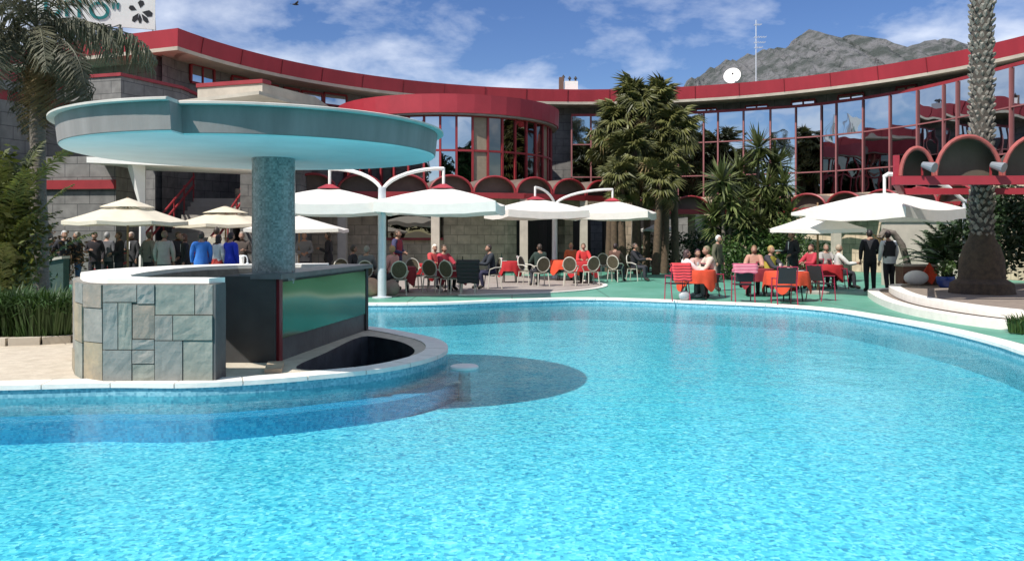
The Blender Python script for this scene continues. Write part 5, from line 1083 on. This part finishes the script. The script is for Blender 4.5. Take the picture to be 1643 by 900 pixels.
def person(label, px, Y, deg, pose='stand', h=1.72, top=(.03, .03, .04), legs=(.03, .03, .04), hair=(.05, .035, .025), style='short', shirt=None, arms=None, skin=SKIN, skirt=False, shoes=(.03, .025, .02), group=None, z=0.006, lean=0, vest=None, sleeves=True, bulk=1.0):
    rp_ = random.Random(label); 
    if pose == 'stand':
        lean = lean or rp_.uniform(-.02, .06); deg += rp_.uniform(-25, 25)
        if arms is None: arms = rp_.choice([None, {'r': ((-.25, .0, 1.14), (-.10, -.20, 1.04))}, {'l': ((.25, -.02, 1.14), (.10, -.26, 1.22)), 'r': ((-.27, .04, 1.16), (-.2, -.08, .93))}, {'r': ((-.29, .06, 1.15), (-.19, -.02, .92)), 'l': ((.29, .06, 1.15), (.19, -.02, .92))}])
    k = h / 1.72; t = thing('person', label, 'person', (PX(px, Y), Y, z), R(deg), group, k)
    V = {}; sit = pose == 'sit'; pz = .54 if sit else .93
    V['pel'] = (0, 0, pz); V['sp'] = (0, -lean * .4, pz + .20); V['ch'] = (0, -lean * .8, pz + .38); V['nb'] = (0, -lean * 1.05 + .005, pz + .545); V['hd'] = (0, -lean * 1.15 - .008, pz + .62)
    for s, n_ in ((-1, 'r'), (1, 'l')):
        V['sh' + n_] = (s * .175 * bulk, -lean, pz + .49)
        e, wr_ = (arms or {}).get(n_, ((s * .245, .02 - lean, pz + .22), (s * .23, -.08 - lean, pz - .03)))
        V['el' + n_] = e; V['wr' + n_] = wr_; V['hp' + n_] = (s * .09, 0, pz - .06)
        if sit: V['kn' + n_] = (s * .12, -.42, .50); V['an' + n_] = (s * .12, -.40 + .05 * s, .09); V['to' + n_] = (s * .13, -.57 + .05 * s, .035)
        else: V['kn' + n_] = (s * .105, -.02 + .03 * s, .49); V['an' + n_] = (s * .11, .03 + .06 * s, .085); V['to' + n_] = (s * .13, -.13 + .06 * s, .035)
    rad = {'pel': (.155 * bulk, .115), 'sp': (.14 * bulk, .105 * bulk), 'ch': (.165 * bulk, .115), 'nb': (.075, .07), 'hd': (.052, .052), 'sh': (.068, .068), 'el': (.046, .046), 'wr': (.03, .03), 'hp': (.098, .1), 'kn': (.062, .062), 'an': (.043, .043), 'to': (.04, .032)}
    names = list(V); idx = {n_: i for i, n_ in enumerate(names)}
    ed = [('pel', 'sp'), ('sp', 'ch'), ('ch', 'nb'), ('nb', 'hd')]
    for n_ in 'rl': ed += [('ch', 'sh' + n_), ('sh' + n_, 'el' + n_), ('el' + n_, 'wr' + n_), ('pel', 'hp' + n_), ('hp' + n_, 'kn' + n_), ('kn' + n_, 'an' + n_), ('an' + n_, 'to' + n_)]
    me = bpy.data.meshes.new('sk'); me.from_pydata([V[n_] for n_ in names], [(idx[a], idx[b]) for a, b in ed], []); ob = bpy.data.objects.new('sk', me); COL.objects.link(ob)
    ob.modifiers.new('s', 'SKIN'); sv = me.skin_vertices[0].data
    for n_ in names: sv[idx[n_]].radius = rad.get(n_) or rad[n_[:2]]; sv[idx[n_]].use_root = n_ == 'pel'
    ss = ob.modifiers.new('u', 'SUBSURF'); ss.levels = 2; ss.render_levels = 2
    dg = bpy.context.evaluated_depsgraph_get(); body = bpy.data.meshes.new_from_object(ob.evaluated_get(dg)); bpy.data.objects.remove(ob); bpy.data.meshes.remove(me)
    vco = [v.co.copy() for v in body.vertices]; vno = [v.normal.copy() for v in body.vertices]; faces = [tuple(p.vertices) for p in body.polygons]
    def dist(p, a, b): a, b = Vector(a), Vector(b); ab = b - a; u = max(0, min(1, (p - a).dot(ab) / ab.length_squared)); return (p - a - ab * u).length, u
    reg = []
    for f in faces:
        c = sum((vco[i] for i in f), Vector()) / len(f); best = min(((dist(c, V[a], V[b]), a, b) for a, b in ed), key=lambda q: q[0][0] / (rad.get(q[1], rad.get(q[1][:2]))[0] + .05)); reg.append((best[1][:2], best[2][:2], best[0][1], c))
    def region(r):
        a, b, u, c = r
        if (a, b) == ('nb', 'hd'): return 'neck'
        if a == 'el': return 'fore' if u < .93 else 'hand'
        if b == 'sh': return 'torso' if u < .8 else 'upper'
        if a == 'sh': return 'upper'
        if a == 'an': return 'foot'
        if a in ('hp', 'kn') or b == 'hp': return 'leg'
        if a == 'pe': return 'leg' if u < .25 else 'torso'
        return 'torso' if not (a == 'ch' and b == 'nb' and u > .9) else 'neck'
    rg = [region(r) for r in reg]
    mb = MB(); mb.add(vco, faces)
    hd = Vector(V['hd']) + Vector((0, -.02 - lean * .1, .085)); mb.add([Vector(v) + hd for v in HEAD.v], HEAD.f)
    for n_ in 'rl':
        d = (Vector(V['wr' + n_]) - Vector(V['el' + n_])).normalized(); q = (-d).to_track_quat('Z', 'Y').to_matrix(); mb.add([q @ (Vector((-v[0] if n_ == 'r' else v[0], v[1], v[2]))) + Vector(V['wr' + n_]) for v in HAND.v], HAND.f)
    mb.build('body', matc(skin, 'skin'), t, True)
    def cloth(sel, off, name, c):
        fs_ = [f for f, r in zip(faces, rg) if r in sel]
        if not fs_: return
        used_ = sorted({i for f in fs_ for i in f}); mp_ = {i: j for j, i in enumerate(used_)}
        o = MB().add([vco[i] + vno[i] * off for i in used_], [tuple(mp_[i] for i in f) for f in fs_]).build(name, matc(c), t, True); return o
    cloth({'torso', 'upper', 'fore'} if sleeves else {'torso', 'upper'}, .016, 'jacket' if style != 'long' else 'blouse', top)
    if vest: cloth({'torso'}, .026, 'waistcoat', vest)
    if shirt: MB().add([(-.03, -.125 - lean, pz + .52), (.03, -.125 - lean, pz + .52), (.012, -.142 - lean * .7, pz + .28), (-.012, -.142 - lean * .7, pz + .28), (0, -.11 - lean, pz + .40)], [(0, 1, 2, 3)]).build('shirt_front', matc(shirt), t)
    cloth({'leg'}, .012, 'trousers', legs)
    for i_, r_ in enumerate(rg):
        if r_ == 'foot': rg[i_] = 'footl' if reg[i_][3].x > 0 else 'footr'
    cloth({'footl'}, .012, 'shoe', shoes); cloth({'footr'}, .012, 'shoe', shoes)
    if not sit and not skirt:                          # coat hem over the hips
        MB().lathe([(.185 * bulk, .02), (.18 * bulk, -.10), (.172 * bulk, .12), (.165 * bulk, .14)][:2] + [(.17 * bulk, .10)], (0, .0, pz), 18, 1, .8).build('jacket_hem', matc(top), t, True)
    if skirt: MB().lathe([(.26, -.48), (.22, -.15), (.175, .05), (.15, .12)], (0, 0, pz), 20, 1, .85).build('skirt', matc(legs), t, True)
    hm = MB(); hm.ball((0, .012, .022), (.083, .098, .108), 18, 12); keep = set()
    low = {'short': -.03, 'long': -.30, 'bald': .0}[style]; vv = []
    for x, y, z_ in hm.v:
        if y < -.045 and z_ < .05: vv.append((x * .85, y + .05, z_ + .01))
        elif style == 'long' and z_ < -.01 and y > -.03: vv.append((x * 1.05, y * 1.1 + .01, -.01 + (z_ + .01) * 2.3))
        else: vv.append((x, y, z_))
    hm.v = [tuple(Vector(v) + hd) for v in vv]; hm.build('hair', matc(hair, 'hair'), t, True)
    for s in (-1, 1): MB().ball(hd + Vector((s * .030, -.083, .010)), (.011, .006, .007), 8, 6).build('eye', M_blk, t)
    MB().box(hd + Vector((0, -.086, -.055)), (.036, .008, .008)).build('mouth', mat('lip', (.32, .10, .09), .5), t)
    return t
GREY = (.42, .42, .42); DK = (.018, .018, .024)
A_hold = {'r': ((-.24, -.02, 1.14), (-.12, -.24, 1.20))}                                    # one hand raised with a glass
A_front = {'r': ((-.24, -.03, 1.14), (-.08, -.22, 1.08)), 'l': ((.24, -.03, 1.14), (.08, -.22, 1.10))}
A_table = lambda pz=.54, l=.1: {'r': ((-.24, -.16 - l, pz + .22), (-.14, -.40 - l, pz + .25)), 'l': ((.24, -.16 - l, pz + .22), (.12, -.40 - l, pz + .25))}
A_lap = {'r': ((-.24, -.05, .76), (-.12, -.27, .64)), 'l': ((.24, -.05, .76), (.12, -.27, .64))}
GP = 'guests standing under the cream parasols'; GD = 'guests seated on the terrace'
person('grey-haired guest in a dark suit standing leftmost of the crowd', 102, 23.4, 75, top=DK, legs=DK, hair=GREY, h=1.75, group=GP, shirt=(.6, .6, .6))
person('guest in a dark jacket and blue jeans beside the leftmost suit', 126, 23.9, -60, top=(.02, .02, .025), legs=(.06, .11, .22), hair=(.22, .2, .18), group=GP)
person('dark-coated guest behind the one in jeans', 152, 25.2, 20, top=(.03, .025, .03), group=GP, arms=A_hold)
person('guest in a mid-grey jacket under the left of the first parasol', 172, 25.6, 170, top=(.13, .13, .14), hair=(.3, .29, .28), group=GP)
person('dark-suited guest under the middle of the first parasol', 191, 24.6, -30, top=(.015, .015, .02), group=GP, arms=A_front)
person('bald guest in a charcoal suit under the first parasol', 213, 25.8, 10, top=(.04, .04, .045), hair=(.4, .33, .28), style='bald', group=GP, shirt=(.65, .65, .65), arms=A_hold)
person('guest in a pale grey coat under the right of the first parasol', 238, 25.0, 160, top=(.20, .20, .19), hair=(.12, .09, .07), group=GP)
person('guest in a long beige-grey jacket with back to the pool', 263, 22.9, 170, top=(.36, .33, .28), legs=(.10, .10, .11), h=1.74, group=GP, hair=(.18, .12, .08))
person('dark-suited guest right of the beige-grey jacket', 284, 24.0, 60, top=DK, group=GP)
person('long-haired guest in black with white collar', 299, 23.6, -40, top=(.015, .015, .018), legs=(.02, .02, .02), style='long', hair=(.10, .04, .02), group=GP, shirt=(.7, .7, .7), h=1.66)
person('guest in a light blue jacket with back to the pool', 323, 22.3, 178, top=(.045, .20, .62), legs=(.03, .04, .09), h=1.72, group=GP, bulk=1.08)
person('tall dark-haired guest in a beige coat behind the white blouse', 347, 24.4, 150, top=(.36, .33, .26), h=1.86, group=GP)
person('long-haired guest in a white blouse and coral skirt', 349, 22.4, 175, top=(.62, .58, .54), legs=(.62, .07, .05), style='long', hair=(.025, .012, .012), h=1.64, group=GP, skirt=True)
person('guest in a royal blue jacket leaning to the bar', 370, 22.2, 140, top=(.012, .03, .42), legs=(.02, .02, .05), hair=(.03, .02, .02), group=GP, h=1.7, arms={'l': ((.27, -.1, 1.16), (.2, -.35, 1.12))}, bulk=1.05)
person('brown-jacketed guest next to the bar column', 388, 23.4, 20, top=(.08, .06, .05), group=GP, hair=(.25, .2, .16))
person('grey-jacketed guest behind the bar right of the column', 488, 25.6, 30, top=(.17, .17, .18), hair=(.2, .17, .14), group=GP, arms=A_front)
person('guest in a black suit standing alone by the stone wall', 527, 26.0, -80, top=(.012, .012, .015), legs=(.02, .02, .02), group=GP)
person('standing guest in a navy patterned top with raised hands', 637, 24.6, 60, top=(.05, .05, .12), legs=(.03, .03, .05), hair=(.08, .05, .03), vest=(.30, .03, .05), arms=A_front, h=1.78, group='standing guests')
person('grey-jacketed diner sitting beside the bar with back to the pool', 588, 22.9, 172, 'sit', top=(.15, .15, .16), hair=(.26, .24, .22), arms=A_lap, z=.0, group=GD)
person('black-haired diner in black sitting next to the grey jacket', 566, 23.8, 120, 'sit', top=DK, arms=A_lap, group=GD)
person('white-haired diner in a red top among the ivory chairs', 697, 25.6, 30, 'sit', top=(.42, .05, .05), hair=(.75, .72, .62), arms=A_table(), group=GD, style='long')
person('diner in a red and white top behind the first umbrella post', 630, 22.6, -120, 'sit', top=(.55, .25, .24), hair=(.35, .2, .1), arms=A_lap, group=GD)
person('dark-clothed diner in profile beside the bright red cloth', 790, 25.2, -70, 'sit', top=(.02, .025, .035), legs=(.015, .015, .05), arms=A_table(), group=GD, lean=.08)
person('blond diner behind the orange tablecloth', 916, 30.8, 10, 'sit', top=(.5, .12, .04), hair=(.4, .26, .12), arms=A_lap, group=GD)
person('diner in a white top at the left of the pool-side table', 1101, 21.4, 100, 'sit', top=(.66, .63, .62), legs=(.2, .2, .22), hair=(.06, .03, .03), style='long', arms=A_table(), group=GD, h=1.6)
person('bare-armed dark-haired diner at the far side of the pool-side table', 1119, 22.2, 10, 'sit', top=(.5, .3, .26), hair=(.04, .015, .02), style='long', arms=A_table(), group=GD, sleeves=False, h=1.6)
person('diner in a beige shirt reaching over the pool-side table', 1145, 21.6, -85, 'sit', top=(.55, .46, .38), legs=(.04, .04, .05), hair=(.2, .17, .1), arms=A_table(l=.14), group=GD, lean=.14, shoes=(.7, .7, .7))
person('grey-haired man in olive standing behind the beige shirt', 1150, 24.2, 30, top=(.10, .095, .06), legs=(.05, .045, .04), hair=(.6, .58, .56), group='standing guests', h=1.62)
person('brown-haired diner behind the pink striped wrap', 1210, 22.9, -20, 'sit', top=(.42, .22, .16), hair=(.2, .11, .05), style='long', arms=A_table(), group=GD, sleeves=False)
person('diner in black and yellow left of the orange tablecloth', 1236, 22.6, 40, 'sit', top=(.03, .03, .04), legs=(.03, .03, .05), hair=(.36, .25, .08), vest=(.45, .36, .05), arms=A_table(), group=GD)
person('dark-suited waiter carrying a white plate before the yucca', 1272, 24.0, -80, top=(.02, .018, .022), legs=(.015, .015, .02), hair=(.10, .05, .03), shirt=(.7, .7, .68), arms={'r': ((-.25, -.05, 1.14), (-.16, -.33, 1.14)), 'l': ((.25, .02, 1.14), (.2, -.22, 1.06))}, group='waiters', h=1.74)
pt = thing('plate', 'white plate in the hand of the waiter before the yucca', 'plate', (PX(1272, 24.0) - .40, 24.0 + .10, 1.185)); MB().lathe([(.02, 0), (.10, .0), (.15, .02), (.152, .026), (.10, .01), (.02, .008)], n=22).build('plate_body', M_white, pt, True)
person('diner in red under the low white parasol', 1302, 25.6, -60, 'sit', top=(.4, .03, .05), hair=(.08, .03, .02), arms=A_table(), group=GD)
person('diner in white under the low white parasol', 1345, 25.2, 80, 'sit', top=(.55, .55, .52), hair=(.35, .28, .2), arms=A_table(), group=GD)
person('diner in grey at the back of the parasol table', 1325, 26.4, 0, 'sit', top=(.3, .28, .26), hair=(.2, .15, .1), arms=A_table(), group=GD)
person('waiter in black waistcoat and white shirt sleeves beside the steps', 1427, 23.4, -160, top=(.66, .68, .72), vest=(.012, .012, .018), legs=(.012, .012, .016), hair=(.03, .02, .02), group='waiters', h=1.74)
person('waiter in all black left of the one in shirt sleeves', 1396, 23.9, 150, top=(.012, .012, .018), legs=(.012, .012, .016), hair=(.02, .015, .015), group='waiters', h=1.78)

for lab, px, Y, dg_, tp_c, hr in (('diner in a crimson top by the dark red cloth left of the black coat', 712, 24.6, 40, (.36, .03, .05), (.08, .05, .03)), ('diner in dark green among the shaded chairs near the far post', 866, 26.4, 200, (.03, .05, .04), (.05, .03, .02)), ('diner in brown on the shaded chair right of the lit ivory chair', 987, 28.8, 150, (.10, .05, .035), (.03, .02, .015)), ('diner in black on the shaded chair nearest the loggia pier', 1018, 29.6, 60, (.015, .015, .02), (.06, .04, .03)), ('diner in a scarlet top at the red cloth by the far post', 936, 29.2, 0, (.5, .03, .03), (.1, .06, .03))):
    person(lab, px, Y, dg_, 'sit', top=tp_c, hair=hr, arms=A_table(), group=GD)
